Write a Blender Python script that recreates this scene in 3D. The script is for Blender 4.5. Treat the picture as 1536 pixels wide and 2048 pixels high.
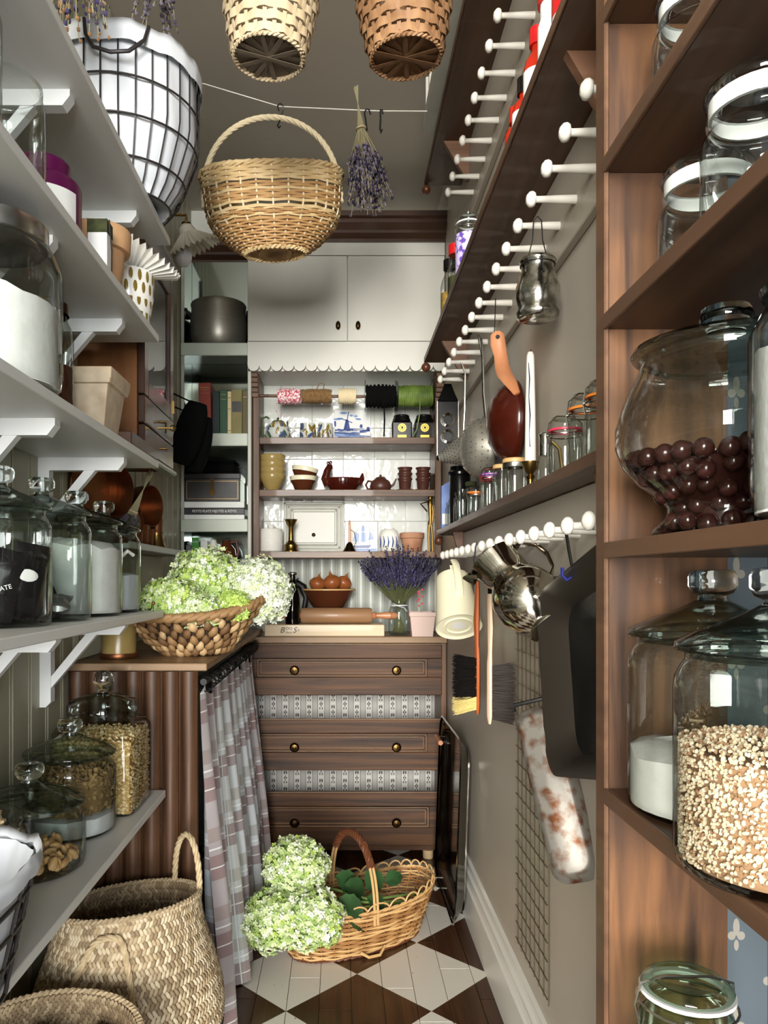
import bpy, bmesh, math, random
from math import sin, cos, pi, radians as R
from mathutils import Vector, Matrix, Euler
for _o in list(bpy.data.objects): bpy.data.objects.remove(_o)
sc = bpy.context.scene
col = sc.collection
rnd = random.Random(7)
# ------------------------------------------------------------------ camera, light, exposure
F, CX, CY, H = 1540.0, 678.0, 1160.0, 1.2        # focal length and vanishing point in pixels, eye height
cd = bpy.data.cameras.new('camera'); cam = bpy.data.objects.new('camera', cd); col.objects.link(cam)
cam.location = (0, 0, H); cam.rotation_euler = (R(90), 0, 0)
cd.sensor_fit = 'HORIZONTAL'; cd.sensor_width = 36.0; cd.lens = 36.0*F/1536
cd.shift_x = (768-CX)/1536; cd.shift_y = (CY-1024)/1536
cd.clip_start = 0.03; cd.clip_end = 50
sc.camera = cam
w = bpy.data.worlds.new('world'); sc.world = w; w.use_nodes = True
w.node_tree.nodes['Background'].inputs[0].default_value = (0.95, 0.97, 1.0, 1)
w.node_tree.nodes['Background'].inputs[1].default_value = 1.5
def area(name, loc, rot, sx, sy, power, colr):
    l = bpy.data.lights.new(name, 'AREA'); l.shape = 'RECTANGLE'; l.size = sx; l.size_y = sy
    l.energy = power; l.color = colr
    o = bpy.data.objects.new(name, l); col.objects.link(o); o.location = loc; o.rotation_euler = rot
    return o
# daylight: a tall window in the room behind the pantry's open doorway
area('daylight_window', (-1.8, -7.4, 2.25), (R(89), 0, R(-12)), 5.0, 4.0, 2750, (1.0, 0.965, 0.90))
area('daylight_window', (2.0, -5.4, 1.7), (R(91), 0, R(18)), 2.4, 2.8, 480, (0.95, 0.98, 1.0))
sc.view_settings.view_transform = 'Standard'; sc.view_settings.look = 'None'
sc.view_settings.exposure = 0.3; sc.view_settings.gamma = 1.0
try: sc.view_settings.use_curve_mapping = False
except Exception: pass
cy = sc.cycles
cy.use_denoising = True; cy.transparent_max_bounces = 20; cy.max_bounces = 8
cy.transmission_bounces = 8; cy.glossy_bounces = 3; cy.diffuse_bounces = 4
cy.use_adaptive_sampling = True; cy.adaptive_threshold = 0.06; cy.adaptive_min_samples = 12; cy.use_light_tree = False
cy.caustics_reflective = False; cy.caustics_refractive = False

# ------------------------------------------------------------------ helpers
def P(px, py, Y):                                  # pixel at a known distance -> point of the room
    return Vector(((px-CX)*Y/F, Y, H+(CY-py)*Y/F))
class MB:
    def __init__(s): s.v=[]; s.f=[]; s.mi=[]; s.uv={}; s.M=None; s.m=0
    def add(s, pts, faces):
        b=len(s.v)
        if s.M is not None: pts=[s.M@Vector(p) for p in pts]
        s.v.extend([tuple(p) for p in pts])
        for f in faces: s.f.append(tuple(b+i for i in f)); s.mi.append(s.m)
        return s
    def box(s, x0,x1,y0,y1,z0,z1, b=0):
        if b<=0:
            return s.add([(x,y,z) for x in (x0,x1) for y in (y0,y1) for z in (z0,z1)],
                [(0,1,3,2),(4,6,7,5),(0,4,5,1),(2,3,7,6),(0,2,6,4),(1,5,7,3)])
        lo=(x0,y0,z0); hi=(x1,y1,z1); pts=[]; ix={}
        for sx in (0,1):
            for sy in (0,1):
                for sz in (0,1):
                    sg=(sx,sy,sz)
                    for a in range(3):
                        p=[]
                        for k in range(3):
                            e=hi[k] if sg[k] else lo[k]
                            if k!=a: e += -b if sg[k] else b
                            p.append(e)
                        ix[sg,a]=len(pts); pts.append(p)
        fs=[]
        for a in range(3):
            o=[k for k in range(3) if k!=a]
            for sd in (0,1):
                q=[]
                for u,v in ((0,0),(1,0),(1,1),(0,1)):
                    g=[0]*3; g[a]=sd; g[o[0]]=u; g[o[1]]=v; q.append(ix[tuple(g),a])
                fs.append(q)
            for u in (0,1):
                for v in (0,1):
                    g0=[0]*3; g0[o[0]]=u; g0[o[1]]=v; g1=list(g0); g1[a]=1
                    fs.append((ix[tuple(g0),o[0]],ix[tuple(g1),o[0]],ix[tuple(g1),o[1]],ix[tuple(g0),o[1]]))
        for sx in (0,1):
            for sy in (0,1):
                for sz in (0,1): fs.append(tuple(ix[(sx,sy,sz),a] for a in range(3)))
        return s.add(pts,fs)
    def lathe(s, prof, n=24, c=(0,0,0), caps=True, ax='z', wob=None):
        pts=[]; fs=[]; m=len(prof)
        for i in range(n):
            a=2*pi*i/n
            for j,(r,z) in enumerate(prof):
                if wob: r=r*wob(a,z)
                x,y=r*cos(a),r*sin(a)
                p=(x,y,z) if ax=='z' else ((z,x,y) if ax=='x' else (y,z,x))
                pts.append((p[0]+c[0],p[1]+c[1],p[2]+c[2]))
        for i in range(n):
            k=(i+1)%n
            for j in range(m-1):
                fs.append((i*m+j,k*m+j,k*m+j+1,i*m+j+1))
        if caps:
            if prof[0][0]>1e-5: fs.append(tuple(i*m for i in reversed(range(n))))
            if prof[-1][0]>1e-5: fs.append(tuple(i*m+m-1 for i in range(n)))
        return s.add(pts,fs)
    def tube(s, path, r, n=6, closed=False, flat=None, up=None):
        # flat=(a,b): elliptical section, a across 'up', b along it
        path=[Vector(p) for p in path]; m=len(path); pts=[]; fs=[]
        prevu=None
        for i,p in enumerate(path):
            if closed: t=path[(i+1)%m]-path[i-1]
            else: t=path[min(i+1,m-1)]-path[max(i-1,0)]
            if t.length<1e-9: t=Vector((0,0,1))
            t.normalize()
            if up is not None: u=Vector(up)
            elif prevu is not None: u=prevu
            else: u=Vector((0,0,1)) if abs(t.z)<.9 else Vector((1,0,0))
            u=u-t*u.dot(t)
            if u.length<1e-6: u=Vector((1,0,0))-t*t.x
            u.normalize(); prevu=u; q=t.cross(u)
            rr=r[i] if isinstance(r,(list,tuple)) else r
            for k in range(n):
                a=2*pi*(k+.5)/n
                fa,fb=flat if flat else (1,1)
                pts.append(p+q*(rr*fa*cos(a))+u*(rr*fb*sin(a)))
        for i in range(m if closed else m-1):
            j=(i+1)%m
            for k in range(n):
                l=(k+1)%n; fs.append((i*n+k,i*n+l,j*n+l,j*n+k))
        if not closed:
            fs.append(tuple(reversed(range(n)))); fs.append(tuple(range((m-1)*n,m*n)))
        return s.add(pts,fs)
    def ball(s, c, r, n=12, m=8, sc=(1,1,1)):
        pts=[]; fs=[]
        for j in range(1,m):
            for i in range(n):
                a=2*pi*i/n; b=pi*j/m
                pts.append((c[0]+r*sc[0]*sin(b)*cos(a), c[1]+r*sc[1]*sin(b)*sin(a), c[2]+r*sc[2]*cos(b)))
        t=len(pts); pts += [(c[0],c[1],c[2]+r*sc[2]),(c[0],c[1],c[2]-r*sc[2])]
        for j in range(m-2):
            for i in range(n):
                k=(i+1)%n; fs.append((j*n+i,(j+1)*n+i,(j+1)*n+k,j*n+k))
        for i in range(n):
            k=(i+1)%n; fs.append((t,i,k)); fs.append((t+1,(m-2)*n+k,(m-2)*n+i))
        return s.add(pts,fs)
    def prism(s, poly, a0, a1, ax='y'):
        n=len(poly)
        def g(u,v,a): return {'y':(u,a,v),'x':(a,u,v),'z':(u,v,a)}[ax]
        pts=[g(u,v,a0) for u,v in poly]+[g(u,v,a1) for u,v in poly]
        fs=[tuple(range(n)),tuple(reversed(range(n,2*n)))]+[(i,(i+1)%n,n+(i+1)%n,n+i) for i in range(n)]
        return s.add(pts,fs)
    def build(s, name, mat, parent=None, smooth=True, loc=None, rot=None, kind=None, ang=35):
        me=bpy.data.meshes.new(name); me.from_pydata(s.v,[],s.f)
        mats=mat if isinstance(mat,(list,tuple)) else [mat]
        for x in mats: me.materials.append(MT[x] if isinstance(x,str) else x)
        if len(mats)>1: me.polygons.foreach_set('material_index', s.mi)
        if smooth:
            me.polygons.foreach_set('use_smooth',[True]*len(me.polygons))
            try: me.set_sharp_from_angle(angle=R(ang))
            except Exception: pass
        me.update()
        o=bpy.data.objects.new(name,me); col.objects.link(o)
        if parent is not None: o.parent=parent
        if loc is not None: o.location=loc
        if rot is not None: o.rotation_euler=rot
        if kind: o['kind']=kind
        return o
def tag(o,label,cat,group=None,kind=None):
    o['label']=label; o['category']=cat
    if group: o['group']=group
    if kind: o['kind']=kind
    return o
def thing(name,label,cat,loc=(0,0,0),rot=(0,0,0),group=None):
    o=bpy.data.objects.new(name,None); col.objects.link(o); o.location=loc; o.rotation_euler=rot
    o.empty_display_size=.05
    return tag(o,label,cat,group)
def struct(o): o['kind']='structure'; return o
def inst(o,name,parent=None,loc=None,rot=None,scale=None):
    c=bpy.data.objects.new(name,o.data); col.objects.link(c)
    c.parent=parent
    if loc is not None: c.location=loc
    if rot is not None: c.rotation_euler=rot
    if scale is not None: c.scale=scale
    return c
def text(body,size,mat,parent,loc,rot,name='lettering',sx=1.0,align='CENTER',shear=0):
    c=bpy.data.curves.new(name,'FONT'); c.body=body; c.size=size; c.extrude=.0003; c.align_x=align; c.align_y='CENTER'; c.shear=shear
    c.materials.append(MT[mat]); o=bpy.data.objects.new(name,c); col.objects.link(o); o.parent=parent
    bpy.context.view_layer.update()
    me=bpy.data.meshes.new_from_object(o.evaluated_get(bpy.context.evaluated_depsgraph_get())); bpy.data.objects.remove(o)
    o=bpy.data.objects.new(name,me); col.objects.link(o); o.parent=parent
    o.location=loc; o.rotation_euler=rot; o.scale=(sx,1,1); return o

# ------------------------------------------------------------------ materials
def lin(c):
    f=lambda x:(x/12.92 if x<=.04045 else ((x+.055)/1.055)**2.4)
    return tuple(f(x/255) for x in c)+(1,)
MT={}
def pm(key,c,rough=.5,metal=0.0,c2=None,scale=6,st=(1,1,1),det=4,bump=0,bs=None,spec=.5,coat=0,contrast=(.3,.7),trans=0,ior=1.45,sheen=0,alpha=1,emit=0,sss=0,dist=0):
    m=bpy.data.materials.new(key); m.use_nodes=True; nt=m.node_tree; b=nt.nodes['Principled BSDF']
    b.inputs['Base Color'].default_value=lin(c); b.inputs['Roughness'].default_value=rough; b.inputs['Metallic'].default_value=metal
    b.inputs['Specular IOR Level'].default_value=spec; b.inputs['Coat Weight'].default_value=coat
    b.inputs['Transmission Weight'].default_value=trans; b.inputs['IOR'].default_value=ior
    b.inputs['Sheen Weight'].default_value=sheen
    if sss: b.inputs['Subsurface Weight'].default_value=sss; b.inputs['Subsurface Radius'].default_value=(.01,.008,.006)
    if c2 or bump:
        tc=nt.nodes.new('ShaderNodeTexCoord'); mp=nt.nodes.new('ShaderNodeMapping'); mp.inputs['Scale'].default_value=st
        nt.links.new(tc.outputs['Object'],mp.inputs['Vector'])
        nz=nt.nodes.new('ShaderNodeTexNoise'); nz.inputs['Scale'].default_value=scale; nz.inputs['Detail'].default_value=det
        nz.inputs['Distortion'].default_value=dist
        nt.links.new(mp.outputs[0],nz.inputs['Vector'])
        if c2:
            rp=nt.nodes.new('ShaderNodeValToRGB'); rp.color_ramp.elements[0].position=contrast[0]; rp.color_ramp.elements[1].position=contrast[1]
            rp.color_ramp.elements[0].color=lin(c); rp.color_ramp.elements[1].color=lin(c2)
            nt.links.new(nz.outputs[0],rp.inputs[0]); nt.links.new(rp.outputs[0],b.inputs['Base Color'])
        if bump:
            bp=nt.nodes.new('ShaderNodeBump'); bp.inputs['Strength'].default_value=bump; bp.inputs['Distance'].default_value=.004
            src=nz
            if bs:
                src=nt.nodes.new('ShaderNodeTexNoise'); src.inputs['Scale'].default_value=bs; nt.links.new(mp.outputs[0],src.inputs['Vector'])
            nt.links.new(src.outputs[0],bp.inputs['Height']); nt.links.new(bp.outputs[0],b.inputs['Normal'])
    MT[key]=m; return m
def wood(key,c,c2,axis,rough=.45,scale=14,coat=.1,k=.05,blot=None):
    st=[1,1,1]; st['xyz'.index(axis)]=k
    m=pm(key,c,rough,c2=c2,scale=scale,st=tuple(st),det=6,bump=.08,coat=coat,contrast=(.32,.68),dist=.6)
    if blot:
        nt=m.node_tree; b=nt.nodes['Principled BSDF']; l=b.inputs['Base Color'].links[0]; src=l.from_socket
        tc=[n for n in nt.nodes if n.type=='TEX_COORD'][0]
        nz=nt.nodes.new('ShaderNodeTexNoise'); nz.inputs['Scale'].default_value=5; nz.inputs['Detail'].default_value=3
        nt.links.new(tc.outputs['Object'],nz.inputs['Vector'])
        rp=nt.nodes.new('ShaderNodeValToRGB'); rp.color_ramp.elements[0].position=.42; rp.color_ramp.elements[1].position=.7
        nt.links.new(nz.outputs[0],rp.inputs[0])
        mx=nt.nodes.new('ShaderNodeMix'); mx.data_type='RGBA'
        nt.links.new(rp.outputs[0],mx.inputs[0]); nt.links.new(src,mx.inputs[6]); mx.inputs[7].default_value=lin(blot)
        nt.links.new(mx.outputs[2],b.inputs['Base Color'])
    return m
def thin_glass(key,tint=(247,250,248),edge=(128,138,132),refl=.9,rough=.015,cap=.42):
    m=bpy.data.materials.new(key); m.use_nodes=True; nt=m.node_tree; nt.nodes.clear()
    out=nt.nodes.new('ShaderNodeOutputMaterial'); tr=nt.nodes.new('ShaderNodeBsdfTransparent'); gl=nt.nodes.new('ShaderNodeBsdfGlossy')
    gl.inputs['Roughness'].default_value=rough; gl.inputs['Color'].default_value=(refl,refl,refl,1)
    lw=nt.nodes.new('ShaderNodeLayerWeight'); lw.inputs['Blend'].default_value=.5
    rp=nt.nodes.new('ShaderNodeValToRGB'); e=rp.color_ramp.elements
    e[0].position=.45; e[0].color=lin(tint); e[1].position=.985; e[1].color=lin(edge)
    x=e.new(.86); x.color=lin(tuple((a*2+b)/3 for a,b in zip(tint,edge)))
    nt.links.new(lw.outputs['Facing'],rp.inputs[0]); nt.links.new(rp.outputs[0],tr.inputs[0])
    fr=nt.nodes.new('ShaderNodeFresnel'); fr.inputs['IOR'].default_value=1.42
    mx=nt.nodes.new('ShaderNodeMixShader')
    mn=nt.nodes.new('ShaderNodeMath'); mn.operation='MINIMUM'; mn.inputs[1].default_value=cap; nt.links.new(fr.outputs[0],mn.inputs[0])
    nt.links.new(mn.outputs[0],mx.inputs[0]); nt.links.new(tr.outputs[0],mx.inputs[1]); nt.links.new(gl.outputs[0],mx.inputs[2])
    nt.links.new(mx.outputs[0],out.inputs[0]); MT[key]=m; return m
def nodes(m):
    nt=m.node_tree
    def N(t,*ins,op=None,**kw):
        n=nt.nodes.new(t)
        if op: n.operation=op
        for k,v in kw.items(): setattr(n,k,v)
        for i,v in enumerate(ins):
            if v is None: continue
            if hasattr(v,'is_output'): nt.links.new(v,n.inputs[i])
            else: n.inputs[i].default_value=v
        return n.outputs[0]
    return nt,N
def MA(N,op,a,b=None,c=None): return N('ShaderNodeMath',a,b,c,op=op)
def mixc(N,fac,a,b):
    n=N('ShaderNodeMix',data_type='RGBA').node
    nt=n.id_data
    for i,v in ((0,fac),(6,a),(7,b)):
        if hasattr(v,'is_output'): nt.links.new(v,n.inputs[i])
        else: n.inputs[i].default_value=v
    return n.outputs[2]
# plain ones
pm('wall_paint',(184,175,160),.42,c2=(177,168,154),scale=2.5,bump=.05,bs=60)
pm('ceiling_paint',(190,182,167),.6,c2=(184,176,162),scale=2)
pm('bead_paint',(162,158,134),.45)
pm('bead_grey',(176,180,172),.35)
pm('skirting_white',(226,224,216),.3)
pm('cabinet_white',(206,205,196),.38,c2=(199,198,189),scale=3,st=(1,4,1))
pm('frame_white',(172,172,160),.4,c2=(186,187,176),scale=9)
pm('shelf_white',(218,218,213),.42,c2=(204,204,198),scale=10,st=(1,.06,1),det=5,contrast=(.35,.75))
pm('bracket_white',(226,227,225),.4)
pm('peg_white',(226,222,212),.35)
pm('nook_paint',(188,195,180),.35)
pm('mirror',(214,226,218),.08,metal=1)
wood('shelf_wood',(62,41,28),(92,64,44),'y',.5,scale=30)
wood('panel_wood',(46,28,17),(120,82,51),'z',.5,scale=34,k=.07,blot=(58,37,24))
wood('edge_wood',(78,54,38),(100,72,52),'y',.5,scale=30)
wood('bracket_wood',(92,62,44),(124,90,68),'x',.5,scale=30)
wood('hutch_wood',(68,44,27),(116,84,57),'x',.5,scale=34)
wood('post_wood',(68,44,27),(112,80,54),'z',.5,scale=34)
wood('drawer_wood',(36,20,10),(98,64,36),'x',.58,scale=38,coat=.0,k=.04)
wood('flute_wood',(44,26,15),(108,74,48),'z',.48,scale=38,coat=.1,k=.04)
wood('top_wood',(120,94,66),(158,128,96),'x',.5)
wood('cabinet_wood',(98,58,26),(132,84,42),'z',.4,scale=12)
wood('dark_wood',(52,34,24),(80,54,40),'z',.3,coat=.3)
wood('crown_wood',(48,30,20),(72,48,34),'x',.35,coat=.3)
wood('maple',(206,184,148),(222,202,170),'x',.5,scale=10)
wood('pin_wood',(150,112,78),(172,134,98),'x',.45,scale=14)
wood('handle_wood',(176,110,72),(200,140,100),'z',.4)
wood('pale_handle',(214,182,150),(228,200,172),'z',.45)
wood('red_handle',(140,66,28),(168,86,40),'z',.3,coat=.3)
pm('leg_pale',(216,188,144),.5)
pm('bamboo',(206,164,108),.45)
pm('cork',(176,122,72),.8,c2=(140,92,52),scale=60)
pm('brass',(150,122,68),.3,metal=1,c2=(104,82,44),scale=9)
pm('brass_dark',(92,72,42),.3,metal=1,c2=(60,46,26),scale=12)
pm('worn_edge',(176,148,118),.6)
pm('steel',(190,188,180),.24,metal=1)
pm('steel_brushed',(176,172,160),.38,metal=.75,c2=(160,156,144),scale=6,st=(1,1,60))
pm('chrome',(214,212,206),.08,metal=1)
pm('silver',(214,208,196),.1,metal=1,c2=(186,178,162),scale=14)
pm('copper',(168,112,74),.38,metal=.9,c2=(110,68,42),scale=8)
pm('black_iron',(20,19,18),.5,spec=.4)
pm('wire_dark',(58,54,54),.45,metal=.5)
pm('grid_wire',(128,118,96),.45,metal=.7)
pm('black_felt',(10,10,10),.95,spec=.1)
pm('black_gloss',(14,13,13),.22)
pm('pan_black',(10,10,9),.55,metal=.3,c2=(46,44,42),scale=9,det=6,contrast=(.45,.85))
pm('pan_side',(62,56,49),.42,metal=.6)
pm('rust_tray',(138,134,126),.45,metal=.6,c2=(98,56,26),scale=34,det=9,contrast=(.47,.66),bump=.1)
pm('tray_steel',(140,136,128),.1,metal=1)
pm('cream_enamel',(232,226,196),.3)
pm('white_ceramic',(232,230,222),.2)
pm('grey_ceramic',(196,200,192),.25)
pm('terracotta',(206,164,120),.75,c2=(184,138,96),scale=12,bump=.15)
pm('clay_old',(188,142,112),.8,c2=(150,98,70),scale=14)
pm('stone',(214,196,168),.85,c2=(188,166,138),scale=30,bump=.2)
pm('pink_pot',(212,186,176),.6)
pm('mustard',(164,142,88),.25,c2=(150,128,76),scale=20)
pm('brown_glaze',(84,44,26),.2)
pm('red_brown_glaze',(74,24,13),.2,c2=(50,15,8),scale=8)
pm('clay_dark',(74,42,34),.4)
pm('glaze_pattern',(206,206,190),.2,c2=(98,92,44),scale=26,det=1,contrast=(.55,.58))
pm('glaze_blue',(66,82,120),.25); pm('glaze_green',(70,92,60),.25); pm('glaze_olive',(120,100,40),.25)
pm('delft_white',(222,224,222),.15); pm('delft_blue',(44,66,132),.3); pm('delft_light',(120,146,196),.3); pm('cream_tile',(226,216,196),.3)
pm('tile_white',(214,216,210),.09,c2=(206,209,203),scale=5,bump=.55,bs=22,spec=.6)
pm('grout',(196,196,188),.8)
pm('cloth_white',(220,223,226),.85,c2=(208,212,217),scale=6,bump=.15)
pm('flour',(232,231,226),.95,c2=(222,220,214),scale=40,bump=.3)
pm('sugar',(224,225,224),.8,bump=.3,scale=80)
pm('oats',(206,178,124),.9,c2=(122,94,54),scale=70,bump=.8,contrast=(.45,.7))
pm('puff_light',(200,180,150),.85); pm('puff_tan',(146,112,82),.85); pm('puff_white',(218,202,176),.85)
pm('oat_a',(214,186,128),.9); pm('oat_b',(176,142,86),.9); pm('oat_c',(232,212,164),.9)
pm('flake_a',(150,124,80),.9); pm('flake_b',(120,96,58),.9)
pm('peanut',(222,182,124),.55,c2=(200,150,92),scale=40)
pm('chip_stake',(200,180,146),.6); pm('chip_stake_brown',(146,108,74),.6)
pm('choco',(40,20,17),.16,c2=(54,28,24),scale=30)
pm('foil_black',(16,15,16),.3,c2=(34,30,30),scale=14); pm('foil_silver',(150,150,148),.25,metal=.8)
pm('label_white',(232,230,226),.6); pm('label_orange',(222,140,90),.6)
pm('red_plastic',(196,26,30),.35); pm('red_sauce',(176,40,20),.2); pm('purple_plastic',(86,10,64),.3)
pm('herb_green',(74,78,40),.8,c2=(40,46,22),scale=60); pm('grain_gold',(196,160,80),.7,c2=(150,112,46),scale=90)
pm('spice_brown',(112,66,40),.8,c2=(80,44,26),scale=50)
pm('lilac_print',(196,184,222),.5,c2=(96,70,160),scale=70,contrast=(.5,.55))
pm('orange_seal',(226,128,50),.4); pm('red_seal',(206,50,80),.4); pm('white_seal',(226,228,226),.4); pm('blue_plastic',(30,40,120),.4)
pm('gingham',(200,150,210),.7,c2=(110,40,140),scale=120,contrast=(.5,.55))
pm('blue_paper',(120,144,196),.6,c2=(90,110,170),scale=12)
pm('onion',(170,104,58),.35,c2=(140,76,38),scale=10,st=(1,1,.2))
pm('wax',(222,218,208),.5)
pm('twine_red',(196,80,96),.9,c2=(240,226,226),scale=120,contrast=(.45,.55)); pm('jute',(142,110,70),.95,c2=(112,84,50),scale=90,bump=.4); pm('yarn',(222,206,170),.95)
pm('green_wire',(60,84,26),.5,c2=(110,130,60),scale=20); pm('rope',(206,186,150),.95,c2=(172,150,114),scale=60)
pm('book_red',(150,66,52),.7,c2=(136,58,46),scale=12); pm('book_dkgreen',(24,42,38),.6); pm('book_green',(50,84,60),.65); pm('book_cream',(206,190,146),.7)
pm('book_tan',(136,126,82),.7,c2=(122,112,70),scale=16); pm('book_olive',(96,90,62),.7); pm('book_black',(16,15,15),.4); pm('book_white',(226,228,222),.5); pm('book_lime',(58,140,50),.5); pm('book_grey',(110,112,112),.5); pm('paper',(222,214,192),.8)
pm('leather',(26,24,22),.4,c2=(44,42,40),scale=20); pm('gilt',(150,122,74),.4,metal=.6)
pm('lamp_glass',(226,222,204),.25,trans=.25); pm('bulb_white',(226,226,228),.25)
pm('gold_print',(200,168,74),.4,metal=.5)
pm('ball_knob',(84,48,30),.3)
pm('string_white',(236,232,222),.8)
pm('s_hook',(60,56,52),.35,metal=.8)
# weaves
pm('willow_pale',(222,198,152),.6,c2=(196,164,112),scale=18); pm('willow_tan',(190,150,98),.65,c2=(160,120,72),scale=18); pm('willow_white',(232,216,180),.6)
pm('chip_pale',(214,196,164),.6,c2=(196,174,138),scale=14); pm('chip_brown',(168,130,92),.6,c2=(120,84,54),scale=16); pm('chip_dark',(116,82,52),.7)
pm('splint_bottom',(120,106,88),.8); 
pm('sea_a',(176,156,124),.75); pm('sea_b',(142,122,94),.75); pm('sea_c',(202,186,156),.75); pm('sea_black',(24,23,24),.8)
pm('hya_a',(150,116,76),.6); pm('hya_b',(196,164,120),.6); pm('hya_c',(112,82,50),.65)
pm('rattan',(170,126,76),.5,c2=(128,86,48),scale=22); pm('rattan_light',(196,158,106),.5); pm('rattan_brown',(96,56,34),.4)
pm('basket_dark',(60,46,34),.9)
# plants
pm('fl_green',(158,184,108),.75); pm('fl_pale',(204,218,164),.75); pm('fl_white',(226,232,212),.75); pm('fl_lime',(172,196,92),.75); pm('fl_core',(138,164,92),.9); pm('fl_core_white',(196,206,170),.9)
pm('leaf',(54,90,50),.45,c2=(38,68,36),scale=14); pm('stem_green',(120,150,80),.6)
pm('lav_purple',(74,66,106),.85); pm('lav_dark',(44,39,68),.85); pm('lav_stem',(112,116,78),.8); pm('lav_grey',(116,108,120),.9); pm('lav_grey2',(82,74,84),.9); pm('dry_stem',(140,132,100),.85)
pm('bristle_black',(24,21,20),.6,spec=.3); pm('bristle_brown',(40,30,25),.6,spec=.3); pm('bristle_pale',(226,208,140),.6)
thin_glass('glass'); thin_glass('glass_rim',(232,240,236),(60,72,66),cap=.5); thin_glass('glass_green',(222,238,224),(96,128,104)); thin_glass('glass_dark',(120,90,80),(20,12,10)); thin_glass('glass_pane',(214,220,216),(90,100,96))
pm('glass_mercury',(206,206,200),.16,metal=1,c2=(120,116,106),scale=34,det=5,contrast=(.42,.62),bump=.5,bs=40)
pm('glass_solid',(238,246,242),.03,trans=1,ior=1.45)
pm('glass_lid',(226,236,230),.03,trans=1,ior=1.28)

def floor_mat():
    m=pm('floor_boards',(80,50,30),.32,coat=.1); nt,N=nodes(m); b=nt.nodes['Principled BSDF']
    g=nt.nodes.new('ShaderNodeNewGeometry'); s=N('ShaderNodeSeparateXYZ',g.outputs['Position']).node
    D=.405
    def tri(o,c0): return MA(N,'MULTIPLY',MA(N,'PINGPONG',MA(N,'DIVIDE',MA(N,'SUBTRACT',o,c0),D),.5),1.0)
    t=MA(N,'ADD',tri(s.outputs[0],-.1477),tri(s.outputs[1],2.345))
    fac=MA(N,'LESS_THAN',t,.5)
    mp=N('ShaderNodeMapping',g.outputs['Position']).node; mp.inputs['Scale'].default_value=(14,.9,1)
    nz=N('ShaderNodeTexNoise',mp.outputs[0]).node; nz.inputs['Scale'].default_value=3; nz.inputs['Detail'].default_value=6; nz.inputs['Distortion'].default_value=1.5
    rp=N('ShaderNodeValToRGB',nz.outputs[0]).node; rp.color_ramp.elements[0].position=.35; rp.color_ramp.elements[1].position=.7
    rp.color_ramp.elements[0].color=lin((58,35,20)); rp.color_ramp.elements[1].color=lin((88,56,34))
    oi=nt.nodes.new('ShaderNodeObjectInfo'); br=mixc(N,MA(N,'MULTIPLY',oi.outputs['Random'],.5),rp.outputs[0],lin((48,28,16)))
    nz2=N('ShaderNodeTexNoise',g.outputs['Position']).node; nz2.inputs['Scale'].default_value=70
    chip=MA(N,'GREATER_THAN',nz2.outputs[0],.735)
    wh=mixc(N,chip,lin((222,218,208)),lin((150,130,108)))
    c=mixc(N,fac,br,wh); nt.links.new(c,b.inputs['Base Color'])
floor_mat()
def paper_blue():
    m=pm('wallpaper_blue',(96,106,114),.6); nt,N=nodes(m); b=nt.nodes['Principled BSDF']
    g=nt.nodes.new('ShaderNodeNewGeometry'); s=N('ShaderNodeSeparateXYZ',g.outputs['Position']).node
    u0=MA(N,'ADD',s.outputs[0],s.outputs[1]); z=s.outputs[2]
    def motif(du,dz):
        u=MA(N,'SUBTRACT',MA(N,'FRACT',MA(N,'DIVIDE',MA(N,'ADD',u0,du),.09)),.5); v=MA(N,'SUBTRACT',MA(N,'FRACT',MA(N,'DIVIDE',MA(N,'ADD',z,dz),.115)),.5)
        u=MA(N,'MULTIPLY',u,.09); v=MA(N,'MULTIPLY',v,.115)
        out=None
        for (cu,cv,rx,rz) in ((0,.011,.0042,.011),(-.006,.0,.005,.0055),(.006,.0,.005,.0055),(0,-.012,.003,.007)):
            a=MA(N,'DIVIDE',MA(N,'SUBTRACT',u,cu),rx); c=MA(N,'DIVIDE',MA(N,'SUBTRACT',v,cv),rz)
            d=MA(N,'LESS_THAN',MA(N,'ADD',MA(N,'MULTIPLY',a,a),MA(N,'MULTIPLY',c,c)),1.0)
            out=d if out is None else MA(N,'MAXIMUM',out,d)
        return out
    f=MA(N,'MAXIMUM',motif(0,0),motif(.045,.0575))
    nt.links.new(mixc(N,f,lin((74,84,92)),lin((136,132,124))),b.inputs['Base Color'])
paper_blue()
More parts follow.
